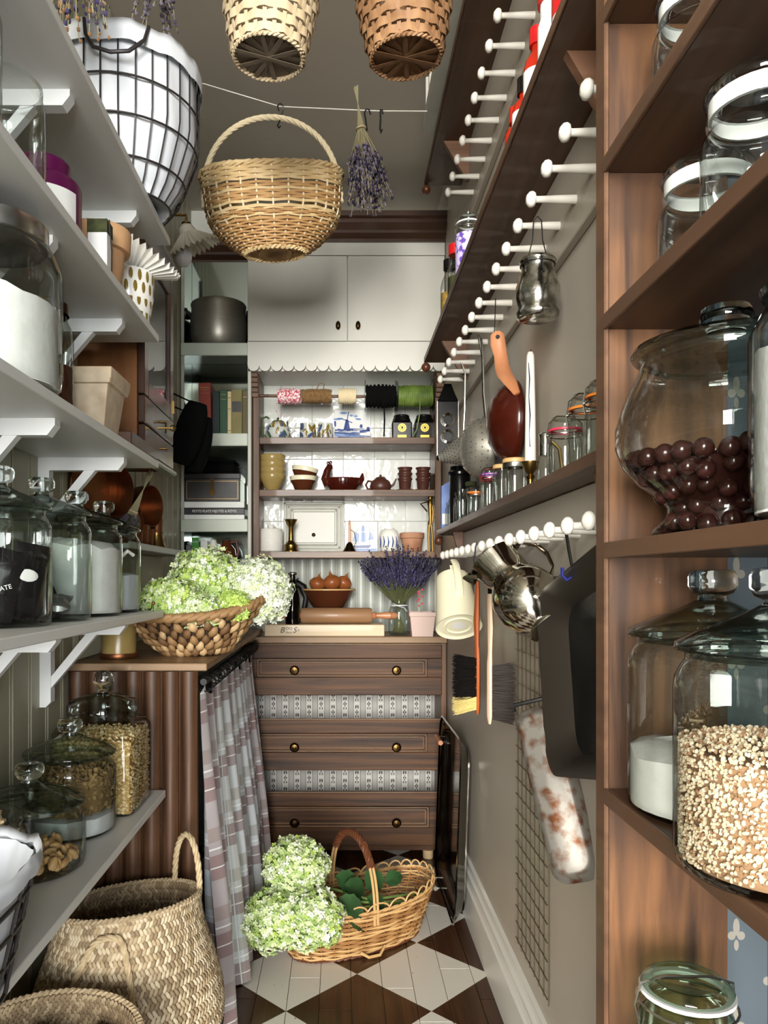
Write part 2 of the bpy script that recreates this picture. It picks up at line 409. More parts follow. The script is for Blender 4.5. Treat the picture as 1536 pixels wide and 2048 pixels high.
def paper_stripe():
    m=pm('wallpaper_stripe',(190,188,182),.7); nt,N=nodes(m); b=nt.nodes['Principled BSDF']
    g=nt.nodes.new('ShaderNodeNewGeometry'); s=N('ShaderNodeSeparateXYZ',g.outputs['Position']).node
    x=s.outputs[0]; z=s.outputs[2]; W=.0545
    k=MA(N,'FRACT',MA(N,'DIVIDE',x,W)); ku=MA(N,'ABSOLUTE',MA(N,'SUBTRACT',k,.5))
    band=MA(N,'LESS_THAN',ku,.27); line=MA(N,'LESS_THAN',MA(N,'ABSOLUTE',MA(N,'SUBTRACT',ku,.28)),.016)
    u=MA(N,'MULTIPLY',ku,W); alt=MA(N,'FRACT',MA(N,'MULTIPLY',MA(N,'FLOOR',MA(N,'DIVIDE',x,W)),.5))
    v=MA(N,'MULTIPLY',MA(N,'SUBTRACT',MA(N,'FRACT',MA(N,'ADD',MA(N,'DIVIDE',z,.075),alt)),.5),.075)
    out=None
    for (cu,cv,rx,rz) in ((.0055,.02,.0026,.009),(0,.022,.0016,.008),(.0045,-.004,.0036,.0036),(0,.0035,.003,.003),(0,-.0115,.003,.003),(.006,-.024,.002,.006),(0,-.02,.0008,.012)):
        a=MA(N,'DIVIDE',MA(N,'SUBTRACT',u,cu),rx); c=MA(N,'DIVIDE',MA(N,'SUBTRACT',v,cv),rz)
        d=MA(N,'LESS_THAN',MA(N,'ADD',MA(N,'MULTIPLY',a,a),MA(N,'MULTIPLY',c,c)),1.0)
        out=d if out is None else MA(N,'MAXIMUM',out,d)
    base=mixc(N,band,lin((166,164,160)),lin((198,196,190)))
    nt.links.new(mixc(N,MA(N,'MAXIMUM',out,line),base,lin((52,50,52))),b.inputs['Base Color'])
paper_stripe()
def plaid():
    m=pm('plaid',(196,202,206),.9,sheen=.2); nt,N=nodes(m); b=nt.nodes['Principled BSDF']
    uv=nt.nodes.new('ShaderNodeUVMap'); s=N('ShaderNodeSeparateXYZ',uv.outputs[0]).node; u,v=s.outputs[0],s.outputs[1]
    def st(c,per,lo,hi): k=MA(N,'FRACT',MA(N,'DIVIDE',c,per)); return MA(N,'MULTIPLY',MA(N,'GREATER_THAN',k,lo),MA(N,'LESS_THAN',k,hi))
    wa=st(v,.205,.02,.33); wb=st(u,.205,.02,.33); wc=st(v,.205,.50,.68); wd=st(u,.205,.50,.68)
    c=lin((206,212,216))
    c=mixc(N,MA(N,'MULTIPLY',wc,.5),c,lin((150,142,128))); c=mixc(N,MA(N,'MULTIPLY',wd,.45),c,lin((166,158,142)))
    c=mixc(N,MA(N,'MULTIPLY',wa,.62),c,lin((124,84,82))); c=mixc(N,MA(N,'MULTIPLY',wb,.5),c,lin((136,96,94)))
    li=MA(N,'MAXIMUM',MA(N,'MAXIMUM',st(v,.205,.40,.422),st(u,.205,.40,.422)),st(v,.205,.165,.182))
    c=mixc(N,MA(N,'MULTIPLY',li,.85),c,lin((240,242,240))); nt.links.new(c,b.inputs['Base Color'])
plaid()
# ------------------------------------------------------------------ the room
XL, XR, XN, YB, ZC = -.70, .465, .545, 3.65, 2.95
fl=struct(MB().box(XL-.12,XN+.12,-1.2,YB+.1,-.08,-.006).build('floor','dark_wood'))
fl['label']='dark brown plank floor painted with white diamonds'
pk=None; ln=.46
for i in range(13):
    x0=XL+.092*i; off=(i*.173)%ln
    y=.6-off
    while y<3.62:
        L=min(ln,YB-y)
        if L>.05:
            if pk is None or L<ln-.001:
                o=MB().box(.0008,.0912,.0008,L-.0008,-.006,0,.0008).build('plank','floor_boards',fl,smooth=False,loc=(x0,y,0))
                if L>=ln-.001: pk=o
            else: inst(pk,'plank',fl,(x0,y,0))
        y+=ln
wl=struct(MB().box(XL-.12,XL-.012,-1.2,YB+.1,0,ZC).build('wall_left','bead_paint')); wl['label']='olive grey beadboard wall behind the white shelves'
bd=None
for i in range(34):
    y=.25+.1*i
    if bd is None:
        mb=MB().box(-.012,0,.003,.084,0,ZC-.002,.0015)
        mb.tube([(-.004,.0895,0),(-.004,.0895,ZC-.002)],.0048,8); mb.tube([(-.004,.0975,0),(-.004,.0975,ZC-.002)],.0028,6)
        bd=mb.build('board','bead_paint',wl,loc=(XL,y,0))
    else: inst(bd,'board',wl,(XL,y,0))
wr=struct(MB().box(XR,XR+.2,.985,YB+.1,0,ZC).build('wall_right','wall_paint')); wr['label']='greige painted wall with the peg rails'
wn=struct(MB().box(XN,XN+.12,-1.2,.985,0,ZC).build('wall_right','wallpaper_blue')); wn['label']='slate blue wallpaper with pale sprigs behind the bookcase'
MB().box(.4865,XN,.9795,.985,0,ZC).build('panel','wallpaper_blue',wn)
wb=struct(MB().box(XL-.12,XR+.1,YB,YB+.12,0,ZC).build('wall_back','grout')); wb['label']='back wall clad in white glazed tiles'
tl=None
xs=[-.385]+[-.274+.147*k for k in range(5)]+[.464]; zs=[1.31]+[1.33+.147*k for k in range(1,6)]+[2.13]
for i in range(len(xs)-1):
    for j in range(len(zs)-1):
        MB().box(xs[i]+.0009,xs[i+1]-.0009,YB-.009,YB,zs[j]+.0009,zs[j+1]-.0009,.002).build('tile','tile_white',wb)
fb=None
for i in range(18):
    x=-.36+.0465*i
    if fb is None:
        pr=[(-.0225,0)]+[(.0225*cos(pi-pi*k/8),-.014*sin(pi*k/8)) for k in range(9)]+[(.0225,0)]
        fb=MB().prism(pr,.96,1.318,'z').build('bead','bead_grey',wb,loc=(x,YB,0))
    else: inst(fb,'bead',wb,(x,YB,0))
ce=struct(MB().box(XL-.12,XN+.12,-1.2,YB+.12,ZC,ZC+.1).build('ceiling','ceiling_paint')); ce['label']='taupe painted ceiling'
# skirting along the right wall
sk=[(0,0),(-.019,0),(-.019,.125),(-.022,.129),(-.022,.137),(-.016,.143),(-.013,.158),(-.016,.166),(-.016,.174),(-.009,.181),(-.007,.196),(-.010,.2),(-.010,.206),(0,.21)]
bs=struct(MB().prism([(XR+u,v) for u,v in sk],.99,3.28,'y').build('baseboard_right','skirting_white',ang=20)); bs['label']='white moulded skirting along the greige wall'
# dark crown moulding over the cabinet and across the nook
cr=[(0,0),(-.012,0),(-.012,.012),(-.03,.03),(-.03,.042),(-.05,.066),(-.05,.082),(-.062,.09),(-.062,.112),(0,.112)]
def crown(name,x0,x1,y,z,lab):
    pts=[(x0,y+u,z+v) for u,v in cr]+[(x1,y+u,z+v) for u,v in cr]; n=len(cr)
    o=MB().add(pts,[tuple(range(n)),tuple(reversed(range(n,2*n)))]+[(i,(i+1)%n,n+(i+1)%n,n+i) for i in range(n)]).build(name,'crown_wood',ang=20)
    struct(o); o['label']=lab
crown('trim_1',-.40,.464,3.36,2.672,'dark wood crown moulding above the white cabinet')
crown('trim_2',XL,-.401,YB,2.70,'dark wood crown moulding over the corner nook')
# ------------------------------------------------------------------ chest, hutch, upper cabinet
ch=thing('chest_of_drawers','dark stained chest with three framed drawer fronts and open gaps between them','chest',(0,0,0))
MB().box(-.42,.462,3.285,3.638,.93,.958,.003).build('worktop','top_wood',ch)
for x in (-.415,.437): MB().box(x,x+.024,3.302,3.63,.03,.93,.002).build('side_panel','post_wood',ch)
MB().box(-.39,.437,3.52,3.53,.05,.93).build('back_panel','wallpaper_stripe',ch)
MB().box(-.415,.461,3.32,3.60,.035,.055).build('bottom_board','drawer_wood',ch)
for (z0,z1,x1,kz) in ((.707,.926,.440,.815),(.386,.606,.440,.487),(.064,.294,.448,.165)):
    d=MB()
    d.box(-.412,x1,3.29,3.31,z1-.062,z1,.003); d.box(-.412,x1,3.29,3.31,z0,z0+.078,.003)
    d.box(-.412,-.352,3.29,3.31,z0+.078,z1-.062,.001); d.box(x1-.062,x1,3.29,3.31,z0+.078,z1-.062,.001)
    o=d.build('drawer','drawer_wood',ch)
    MB().box(-.36,x1-.055,3.301,3.312,z0+.07,z1-.055).build('field_panel','drawer_wood',o)
    m=MB(); a0,a1,b0,b1=-.352,x1-.062,z0+.078,z1-.062
    for (t,y) in ((.0,3.2885),(.011,3.2965)):
        for q in ((a0+t,a1-t,b0+t,b0+t+.004),(a0+t,a1-t,b1-t-.004,b1-t),(a0+t,a0+t+.004,b0+t,b1-t),(a1-t-.004,a1-t,b0+t,b1-t)):
            m.box(q[0],q[1],y,3.303,q[2],q[3],.001)
    m.build('moulding','drawer_wood',o)
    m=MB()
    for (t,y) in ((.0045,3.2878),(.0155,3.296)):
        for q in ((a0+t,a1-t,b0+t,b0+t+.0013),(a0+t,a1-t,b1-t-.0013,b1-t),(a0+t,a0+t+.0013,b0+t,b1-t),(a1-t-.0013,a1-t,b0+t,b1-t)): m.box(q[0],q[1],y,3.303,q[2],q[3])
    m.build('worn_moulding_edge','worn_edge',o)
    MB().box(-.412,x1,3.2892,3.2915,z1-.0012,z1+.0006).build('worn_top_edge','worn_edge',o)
    MB().box(-.40,x1-.012,3.31,3.50,z0+.02,z0+.04).build('drawer_bottom','drawer_wood',o)
    for x in (-.19,.245):
        MB().lathe([(.006,0),(.007,-.012),(.017,-.018),(.02,-.026),(.014,-.033),(0,-.035)],16,(x,3.302,kz),ax='y').build('knob','brass_dark',o)
for x in (-.36,.385): MB().lathe([(.021,0),(.023,.005),(.023,.036)],16,(x,3.33,0)).build('leg','leg_pale',ch)

hu=thing('plate_shelf_hutch','brown wooden hutch with three shelves and a spool rod against white tiles','hutch')
for x in (-.383,.428): MB().box(x,x+.028,3.43,3.638,1.298,2.115,.002).build('side_post','post_wood',hu)
for z in (1.836,1.603,1.328): MB().box(-.355,.428,3.43,3.638,z-.03,z,.002).build('shelf','hutch_wood',hu)
MB().tube([(-.36,3.47,2.03),(.43,3.47,2.024)],.007,8).build('rod','post_wood',hu)
for x in (-.392,.43):
    m=MB()
    for k,(d,h) in enumerate(((.055,.02),(.045,.018),(.034,.018),(.024,.02),(.014,.022))): m.box(x,x+.034,3.43-d*.8,3.44,2.113-.02*k-.02,2.113-.02*k,.002)
    m.build('corbel','hutch_wood',hu)

uc=thing('wall_cabinet','white double door wall cabinet with scalloped valance and oval knobs','cabinet')
MB().box(-.399,.462,3.385,3.64,2.118,2.676).build('body','cabinet_white',uc)
MB().box(-.399,.462,3.36,3.386,2.617,2.676,.001).build('top_rail','cabinet_white',uc)
for (x0,x1,kx) in ((-.398,.0355,-.004),(.0385,.461,.083)):
    o=MB().box(x0,x1,3.36,3.384,2.243,2.6145,.0015).build('door','cabinet_white',uc)
    MB().ball((kx,3.352,2.309),.02,14,8,(.55,.5,.95)).build('knob','brass_dark',o); 
v=[(-.399,2.24)]
n=17; wd=.861/n
for i in range(n):
    for k in range(9): v.append((-.399+wd*i+wd*(.5-.5*cos(pi*k/8))*1.0, 2.138-.026*sin(pi*k/8)))
v.append((.462,2.24))
MB().prism(v,3.36,3.384,'y').build('scalloped_valance','cabinet_white',uc,ang=25)

# ------------------------------------------------------------------ corner nook shelving
nk=thing('corner_shelf_unit','sage grey open corner shelves with mirrored back beside the white cabinet','shelves')
MB().box(-.698,-.402,3.635,3.645,.99,2.70).build('mirror_back','mirror',nk)
MB().box(-.6985,-.694,3.42,3.63,.99,2.70).build('mirror_side','mirror',nk)
for z in (2.238,1.84,1.462,1.19):
    o=MB().box(-.697,-.402,3.40,3.634,z-.02,z,.002).build('shelf','nook_paint',nk)
    MB().box(-.697,-.402,3.386,3.402,z-.05,z+.006,.003).build('shelf_lip','nook_paint',o)
MB().box(-.4015,-.386,3.385,3.634,.99,2.70,.002).build('post','frame_white',nk)
MB().box(-.697,-.685,3.40,3.41,.99,2.70).build('post','frame_white',nk)
for z in (2.44,): MB().box(-.69,-.402,3.60,3.634,z,z+.018).build('rail','nook_paint',nk)

# ------------------------------------------------------------------ fluted counter with curtain
fc=thing('fluted_counter','counter with half round fluted dark wood end panel and oak top','counter')
MB().box(-.698,-.336,1.955,3.38,.969,.988,.002).build('worktop','top_wood',fc)
MB().box(-.698,-.365,1.985,2.0,0.0,.969).build('end_panel','flute_wood',fc)
ft=None
for i in range(7):
    x=-.6735+.0478*i
    if ft is None:
        pr=[(.0232*cos(pi-pi*k/12),-.021*sin(pi*k/12)) for k in range(13)]
        ft=MB().prism([(u,v) for u,v in pr],0,.966,'z').build('flute','flute_wood',fc,loc=(x,1.9845,0),ang=50)
    else: inst(ft,'flute',fc,(x,1.9845,0))
MB().box(-.698,-.60,2.0,3.36,.02,.04).build('shelf_board','flute_wood',fc)
cu=thing('curtain','plaid cotton curtain in pale blue and dusty red gathered under the counter','curtain',(0,0,0))
NY,NZ=150,26; pts=[]; uvs=[]
for j in range(NZ+1):
    t=j/NZ; s_=0
    for i in range(NY+1):
        u=i/NY; Y=2.0+1.21*u**.9
        z=.905-.9*t+.02*sin(u*47)*(1-t)**3-.02*u*(1-t)
        ph=u*62+1.4*sin(u*9)
        amp=.006+.030*min(1,t*1.6)
        X=-.361+.05*t**1.3+amp*sin(ph)+.012*sin(ph*.37+2*t)*t+.018*t*u
        Yj=Y+.012*t*sin(ph*.5+1)
        pts.append((X,Yj,z)); s_+=.017
        uvs.append((s_,z))
fs=[(j*(NY+1)+i,j*(NY+1)+i+1,(j+1)*(NY+1)+i+1,(j+1)*(NY+1)+i) for j in range(NZ) for i in range(NY)]
cb=MB().add(pts,fs).build('cloth','plaid',cu,ang=180)
ul=cb.data.uv_layers.new(name='UVMap')
for l in cb.data.loops: ul.data[l.index].uv=uvs[l.vertex_index]
MB().tube([(-.352,2.0,.935),(-.352,3.27,.935)],.009,8).build('rod','black_iron',cu)
rg=None
for i in range(22):
    y=2.03+.054*i
    if rg is None: rg=MB().tube([(.019*cos(a*pi/8),0,.019*sin(a*pi/8)) for a in range(16)],.0022,5,closed=True).build('ring','black_iron',cu,loc=(-.352,y,.925))
    else: inst(rg,'ring',cu,(-.352,y,.925),(0,0,.12*sin(i*3)))

# ------------------------------------------------------------------ glazed wall cabinet on the left wall
gc=thing('glazed_wall_cabinet','brown wooden wall cabinet with glass door and small drawers beside the shelves','cabinet')
X0,X1,Y0,Y1,Z0,Z1=-.70,-.52,2.06,2.42,1.54,2.13
MB().box(X0,X1-.0205,Y0,Y0+.018,Z0,Z1,.001).build('side_panel','cabinet_wood',gc)
MB().box(X0,X1-.02,Y1-.018,Y1,Z0,Z1,.001).build('side_panel','cabinet_wood',gc)
MB().box(X0,X1-.02,Y0,Y1,Z0,Z0+.018).build('bottom_board','dark_wood',gc); MB().box(X0,X1-.02,Y0,Y1,Z1-.018,Z1).build('top_board','dark_wood',gc)
MB().box(X0,X0+.006,Y0+.02,Y1-.02,Z0+.02,Z1-.02).build('back_panel','dark_wood',gc)
dr=MB()
for q in ((Y0,Y0+.045,1.70,Z1),(Y1-.045,Y1,1.70,Z1),(Y0+.045,Y1-.045,1.70,1.745),(Y0+.045,Y1-.045,Z1-.05,Z1)): dr.box(X1-.02,X1,q[0],q[1],q[2],q[3],.003)
dr=dr.build('door','dark_wood',gc)
MB().box(X1-.012,X1-.008,Y0+.04,Y1-.04,1.74,Z1-.045).build('glass','glass_pane',dr)
MB().box(X1,X1+.004,Y1-.012,Y1-.002,1.72,1.76).build('hinge','brass',dr)
for k in range(2):
    o=MB().box(X1-.02,X1,Y0+.002,Y1-.002,1.545+.078*k,1.545+.078*k+.074,.003).build('drawer','dark_wood',gc)
    MB().tube([(X1,2.24,1.582+.078*k),(X1+.02,2.24,1.582+.078*k)],.004,6).build('knob','brass_dark',o)
MB().box(X1-.03,X1+.01,Y0-.005,Y1+.004,Z0-.014,Z0,.004).build('base_moulding','nook_paint',gc)
cp=[(0,0),(.012,0),(.03,.03),(.03,.05),(0,.05)]
MB().prism([(X1-.02+u,Z1+v) for u,v in cp],Y0,Y1,'y').build('cornice','dark_wood',gc)
ky=MB().tube([(X1+.006,2.18,1.63),(X1+.05,2.18,1.63)],.003,6); ky.tube([(X1+.05+.008*cos(a*pi/5),2.18,1.63+.008*sin(a*pi/5)) for a in range(10)],.002,5,closed=True); ky.tube([(X1+.03,2.18,1.615),(X1+.03,2.18,1.645)],.0025,5); ky.build('key','brass',gc)
# narrow spice shelf on the left wall
ss=thing('spice_ledge','narrow sage green ledge carrying copper cups under the glazed cabinet','shelf')
MB().box(-.70,-.60,2.2,2.96,1.29,1.306,.002).build('board','nook_paint',ss)
MB().box(-.603,-.597,2.2,2.96,1.29,1.312,.002).build('lip','nook_paint',ss)
fr=struct(MB().box(-.6995,-.692,2.02,2.98,.99,1.285).build('trim_3','bead_paint')); fr['label']='narrow reeded olive panel above the oak counter top'
rb=None
for i in range(50):
    if rb is None: rb=MB().tube([(0,0,.99),(0,0,1.285)],.0075,6).build('reed','bead_paint',fr,loc=(-.693,2.03+.019*i,0))
    else: inst(rb,'reed',fr,(-.693,2.03+.019*i,0))
# ------------------------------------------------------------------ right wall shelves and peg rails
def tri_bracket(sh,y,zt,x0,h,t=.02,m='bracket_wood'):
    MB().prism([(x0,zt),(XR-.019,zt),(XR-.019,zt-h),(XR-.03,zt-h)],y,y+t,'y').build('bracket',m,sh,smooth=False)
for (z,x0,y0,y1,hh,br,lab) in ((2.70,.327,.99,2.93,.13,(2.63,1.35),'topmost brown wall shelf near the ceiling above the upper peg rail'),
        (2.032,.328,.99,2.95,.13,(2.68,1.21),'middle brown wall shelf holding red capped bottles and a lilac tin'),
        (1.372,.38,.99,2.98,.09,(2.77,1.225),'lowest brown wall shelf lined with small jars and a candle')):
    sh=thing('wall_shelf',lab,'shelf')
    MB().box(x0,XR-.0005,y0,y1,z,z+.018,.002).build('board','shelf_wood',sh)
    MB().box(x0-.003,x0,y0,y1,z-.001,z+.019,.001).build('front_edge','edge_wood',sh)
    for y in br: tri_bracket(sh,y,z,x0+.03,hh)
    MB().ball((x0+.004,y1-.01,z-.02),.0175,14,10).build('ball_knob','ball_knob',sh)
peg=None
for (zr0,zr1,zp,ys,lab) in ((2.44,2.699,2.49,[1.76+.1002*k for k in range(-4,9)],'upper white peg rail below the topmost wall shelf'),
        (1.855,2.031,1.918,[1.127+.1086*k for k in range(16)],'middle white peg rail carrying the pan and the glass lantern'),
        (1.206,1.371,1.286,[1.118+.1048*k for k in range(16)],'lower white peg rail carrying the jug, brushes and silver pitcher')):
    pr=thing('peg_rail',lab,'peg rail')
    MB().box(XR-.018,XR-.0005,.99,3.0 if zr0<2.4 else 2.75,zr0,zr1,.002).build('rail','wall_paint',pr)
    for y in ys:
        if peg is None:
            q=MB().lathe([(.0085,0),(.0082,-.02),(.006,-.073),(.0065,-.076),(.0125,-.078),(.0148,-.083),(.0138,-.088),(.008,-.093),(0,-.0945)],14,ax='x')
            peg=q.build('peg','peg_white',pr,loc=(XR-.018,y,zp),ang=50)
        else: inst(peg,'peg',pr,(XR-.018,y,zp))
# ------------------------------------------------------------------ bookcase
bc=thing('bookcase','stained wooden bookcase of open shelves against slate blue wallpaper','bookcase')
xb0,yp=.3315,.965
MB().box(xb0+.006,.487,yp,yp+.018,0,ZC-.01).build('side_panel','panel_wood',bc)
MB().box(xb0,xb0+.0065,yp-.004,yp+.03,0,ZC-.01,.002).build('edge_strip','edge_wood',bc)
for z in (2.06,1.897,1.710,1.514,1.228,.921,.603,.26):
    o=MB().box(xb0+.004,XN-.001,-.5,yp,z,z+.018,.001).build('shelf','shelf_wood',bc)
    MB().box(xb0-.001,xb0+.004,-.5,yp,z-.001,z+.019,.001).build('front_edge','edge_wood',o)
MB().box(xb0+.006,.487,-.52,-.5,0,ZC-.01).build('side_panel','panel_wood',bc)
# ------------------------------------------------------------------ left white shelves with brackets
def bracket(sh,y,zt,depth=.215,v=.2):
    o=MB()
    t=.026; x0=XL
    a=MB(); pr=[(x0,zt),(x0+depth,zt),(x0+depth,zt-.012),(x0+depth-.014,zt-.03),(x0,zt-.03)]
    a.prism(pr,y,y+t,'y').build('bracket_arm','bracket_white',sh,smooth=False)
    a=MB(); a.prism([(x0,zt-.03),(x0+.026,zt-.03),(x0+.026,zt-v+.012),(x0+.014,zt-v),(x0,zt-v)],y,y+t,'y').build('bracket_leg','bracket_white',sh,smooth=False)
    a=MB(); d=depth*.66
    a.prism([(x0+d-.026,zt-.03),(x0+d,zt-.03),(x0+.026,zt-v+.045),(x0+.026,zt-v+.072)],y+.003,y+t-.003,'y').build('bracket_strut','bracket_white',sh,smooth=False)
LS=[]
for (z,xf,ye,bys,lab) in ((2.112,-.46,2.10,(1.43,1.90,.95),'topmost white shelf holding the wire laundry basket'),
        (1.803,-.457,1.955,(1.345,1.775,.9),'white shelf with the purple tub and the pleated shade'),
        (1.485,-.46,1.965,(1.355,1.79,.92),'white shelf with the big flour jar and the stone planter'),
        (1.102,-.46,2.02,(1.36,1.80,.95),'white shelf with four glass jars of packets and flour'),
        (.649,-.44,1.955,(1.35,),'lowest white shelf with jars of peanuts and oats')):
    sh=thing('white_shelf',lab,'shelf')
    MB().box(XL+.0005,xf,-.4,ye,z,z+.018,.0015).build('board','shelf_white',sh)
    for y in bys: bracket(sh,y,z,.2 if xf<-.45 else .18,.2 if z>.7 else .16)
# ------------------------------------------------------------------ jar builders
def contents(name,label,cat,loc,r,h,mat,bump=.004,slope=0,kind='stuff',n=28,seed=1):
    g=random.Random(seed); mb=MB(); pr=[(.0001,.0),(r,.0),(r,h*.5),(r,h),(r*.8,h+bump*.6),(r*.45,h+bump),(.0001,h+bump)]
    mb.lathe(pr,n,(0,0,0))
    mb.v=[(x,y,z+(0 if z<h*.6 else slope*x/r*r+g.uniform(-bump,bump)*.5)) for x,y,z in mb.v]
    o=mb.build(name,mat,loc=(loc[0],loc[1],loc[2]+.007)); o['kind']=kind; return tag(o,label,cat)
def knob_jar(label,loc,r,h,knob=.03,group=None,ball=False,mat='glass',lidh=None):
    j=thing('glass_jar',label,'jar',loc,group=group)
    MB().lathe([(.0001,.0),(r*.88,.0),(r*.97,.006),(r,.018),(r,h-.035),(r*.985,h-.024),(r*.93,h-.014),(r*.885,h-.008),(r*.885,h-.003),(r*.91,h)],40,caps=False).build('body',mat,j,ang=80)
    MB().lathe([(.0001,.0005),(r*.86,.0005),(r*.9,.006),(.0001,.0065)],40).build('base_disc','glass',j)
    lh=lidh or .034
    l=MB().lathe([(.0001,h-.004),(r*.83,h-.006),(r*.83,h+.001),(r*.985,h+.001),(r,h+.004),(r*.985,h+.008),(r*.72,h+.008+lh*.38),(r*.38,h+.008+lh*.72),(.017,h+.008+lh),(.0001,h+.008+lh)],40).build('lid','glass_rim',j,ang=60)
    z=h+.008+lh
    if ball: pr=[(.015,z-.001),(.014,z+.008)]+[(knob*.78*sin(pi*(.17+.83*k/8)),z+.008+knob*.74*(1-cos(pi*(.17+.83*k/8)))) for k in range(9)]
    else: pr=[(.016,z-.001),(.015,z+.005),(knob*.72,z+.008),(knob*.86,z+.016),(knob*.86,z+.026),(knob*.75,z+.033),(knob*.4,z+.034),(.0001,z+.031)]
    MB().lathe(pr,24).build('lid_knob','glass_solid',l,ang=70)
    return j
def clip_jar(label,loc,r,h,seal='orange_seal',mat='glass',wire=True,lid=.022,group=None,name='clip_top_jar',sealh=.004):
    j=thing(name,label,'jar',loc,group=group)
    MB().lathe([(.0001,0),(r*.9,0),(r,.008),(r,h*.72),(r*.94,h*.8),(r*.82,h*.86),(r*.82,h*.92),(r*.9,h*.93),(r*.9,h*.96)],28,caps=False).build('body',mat,j,ang=80)
    sr=.98 if sealh<.006 else .86
    MB().lathe([(r*.80,h*.96),(r*sr,h*.962),(r*sr,h*.962+sealh),(r*.80,h*.962+sealh)],28,caps=False).build('rubber_seal',seal,j)
    z=h*.962+sealh+.0005
    MB().lathe([(r*.92,z),(r*.95,z+.004),(r*.9,z+lid*.6),(r*.74,z+lid),(r*.70,z+lid*.8),(.0001,z+lid*.8)],28,caps=False).build('lid',mat,j,ang=60)
    if wire:
        a=[(r*1.02*cos(t),r*1.02*sin(t),h*.88) for t in [2*pi*k/24 for k in range(24)]]
        m=MB().tube(a,.0015,5,closed=True)
        m.tube([(-r*1.02,0,h*.7),(-r*1.12,0,h*.86),(-r*1.0,0,z+lid*.5),(-r*.5,0,z+lid*1.1),(r*.5,0,z+lid*1.1),(r*1.0,0,z+lid*.5),(r*1.03,0,h*.88)],.0016,5)
        m.build('wire_bail','steel',j)
    return j
def screw_jar(label,loc,r,h,capm,cap=.018,mat='glass',neck=.8,name='glass_jar',cat='jar',group=None,fill=None,fh=0):
    j=thing(name,label,cat,loc,group=group)
    MB().lathe([(.0001,0),(r*.9,0),(r,.006),(r,h*.74),(r*.92,h*.84),(r*neck,h*.9),(r*neck,h)],24,caps=False).build('body',mat,j,ang=80)
    MB().lathe([(r*neck+.003,h-cap*.55),(r*neck+.004,h-cap*.3),(r*neck+.004,h+cap*.4),(r*neck+.001,h+cap*.5),(.0001,h+cap*.5)],24,caps=False).build('cap',capm,j)
    if fill: MB().lathe([(.0001,.004),(r*.94,.004),(r*.97,.012),(r*.97,fh*h),(.0001,fh*h)],20).build('contents',fill,j)
    return j
# ---- bookcase jars
S4,S3,S2,S1,S5=.9395,1.2465,1.5325,1.7285,.6215
fj=(.42,.866,S4)
knob_jar('large clear glass jar of white flour standing nearest the wooden side panel',fj,.091,.196,.03)
contents('flour','shallow heap of white flour inside the bookcase jar','flour',fj,.087,.055,'flour',.012,slope=-.05)
gj=(.392,.682,S4)
knob_jar('large clear glass jar of pale puffed grain at the front of the bookcase',gj,.089,.196,.03)
pg=thing('puffed_grain','pale puffed grain filling the lower half of a bookcase jar','grain',gj); pg['kind']='stuff'
mb=MB(); g=random.Random(5)
mb.m=1; mb.lathe([(.0001,.008),(.078,.008),(.081,.014),(.081,.108),(.0001,.112)],28)
for k in range(7000):
    a=g.uniform(0,2*pi); 
    if k<5600: z=g.uniform(.012,.112); rr=.0826
    else: rr=.084*g.random()**.5; z=.112+g.uniform(0,.004)+.006*(1-rr/.084)
    mb.m=g.choice((0,0,1,2)); mb.ball((rr*cos(a),rr*sin(a),z),.0019,4,3,(g.uniform(.8,1.3),g.uniform(.7,1.2),g.uniform(.7,1.3)))
mb.build('grains',['puff_light','puff_tan','puff_white'],pg,kind='stuff')
# footed bowl jar of chocolate balls
mj=(.418,.832,S3); j=thing('footed_bowl_jar','big footed round glass jar half full of dark chocolate balls','jar',mj)
jp=[(.0001,.0),(.070,.0),(.075,.005),(.072,.012),(.060,.022),(.0585,.032),(.066,.042),(.088,.058),(.105,.078),(.113,.1),(.113,.12),(.104,.15),(.092,.175),(.086,.19),(.088,.196)]
MB().lathe(jp,44,caps=False).build('body','glass',j,ang=80)
l=MB().lathe([(.0001,.190),(.08,.190),(.08,.197),(.094,.197),(.097,.201),(.094,.207),(.06,.215),(.024,.219),(.0001,.219)],44).build('lid','glass_rim',j,ang=60)
MB().lathe([(.02,.2185),(.019,.224),(.026,.229),(.0275,.238),(.025,.2465),(.012,.249),(.0001,.249)],24).build('lid_knob','glass_solid',l,ang=70)
cb=None; g=random.Random(3)
def rin(z):
    for (r0,z0),(r1,z1) in zip(jp[1:],jp[2:]):
        if z0<=z<=z1: return r0+(r1-r0)*(z-z0)/max(1e-6,z1-z0)
    return .06
rb=.0102; placed=[]; z=.0145; ly=0
while z<.1:
    q=rin(z)-rb-.003; i_=0
    while q>rb*.9 and i_<(9 if z>.078 else 1):
        n=max(1,int(2*pi*q/(2.04*rb)))
        for k in range(n):
            a=2*pi*(k+.5*(ly%2)+g.uniform(-.12,.12))/n; placed.append(Vector((q*cos(a),q*sin(a),z+g.uniform(-.003,.003))))
        q-=2.0*rb; i_+=1
    z+=rb*1.72; ly+=1
placed=placed[:298]
mb=MB().lathe([(.0001,.01),(.045,.012),(.046,.03),(.075,.06),(.088,.078),(.0001,.08)],28); o=mb.build('chocolate_heap','choco',loc=mj); o['kind']='stuff'; tag(o,'dense heap of dark chocolate at the heart of the footed jar','chocolate')
for c in placed:
    loc=(mj[0]+c.x,mj[1]+c.y,mj[2]+c.z)
    if cb is None: o=cb=MB().ball((0,0,0),rb,14,9).build('chocolate_ball','choco',loc=loc)
    else: o=inst(cb,'chocolate_ball',None,loc,(g.random(),g.random(),0))
    tag(o,'glossy dark chocolate ball heaped in the footed bowl jar','chocolate','chocolate balls in the footed jar')
tj=(.402,.60,S3); j=thing('tall_glass_jar','tall rounded glass jar of white powder at the right edge of the bookcase','jar',tj)
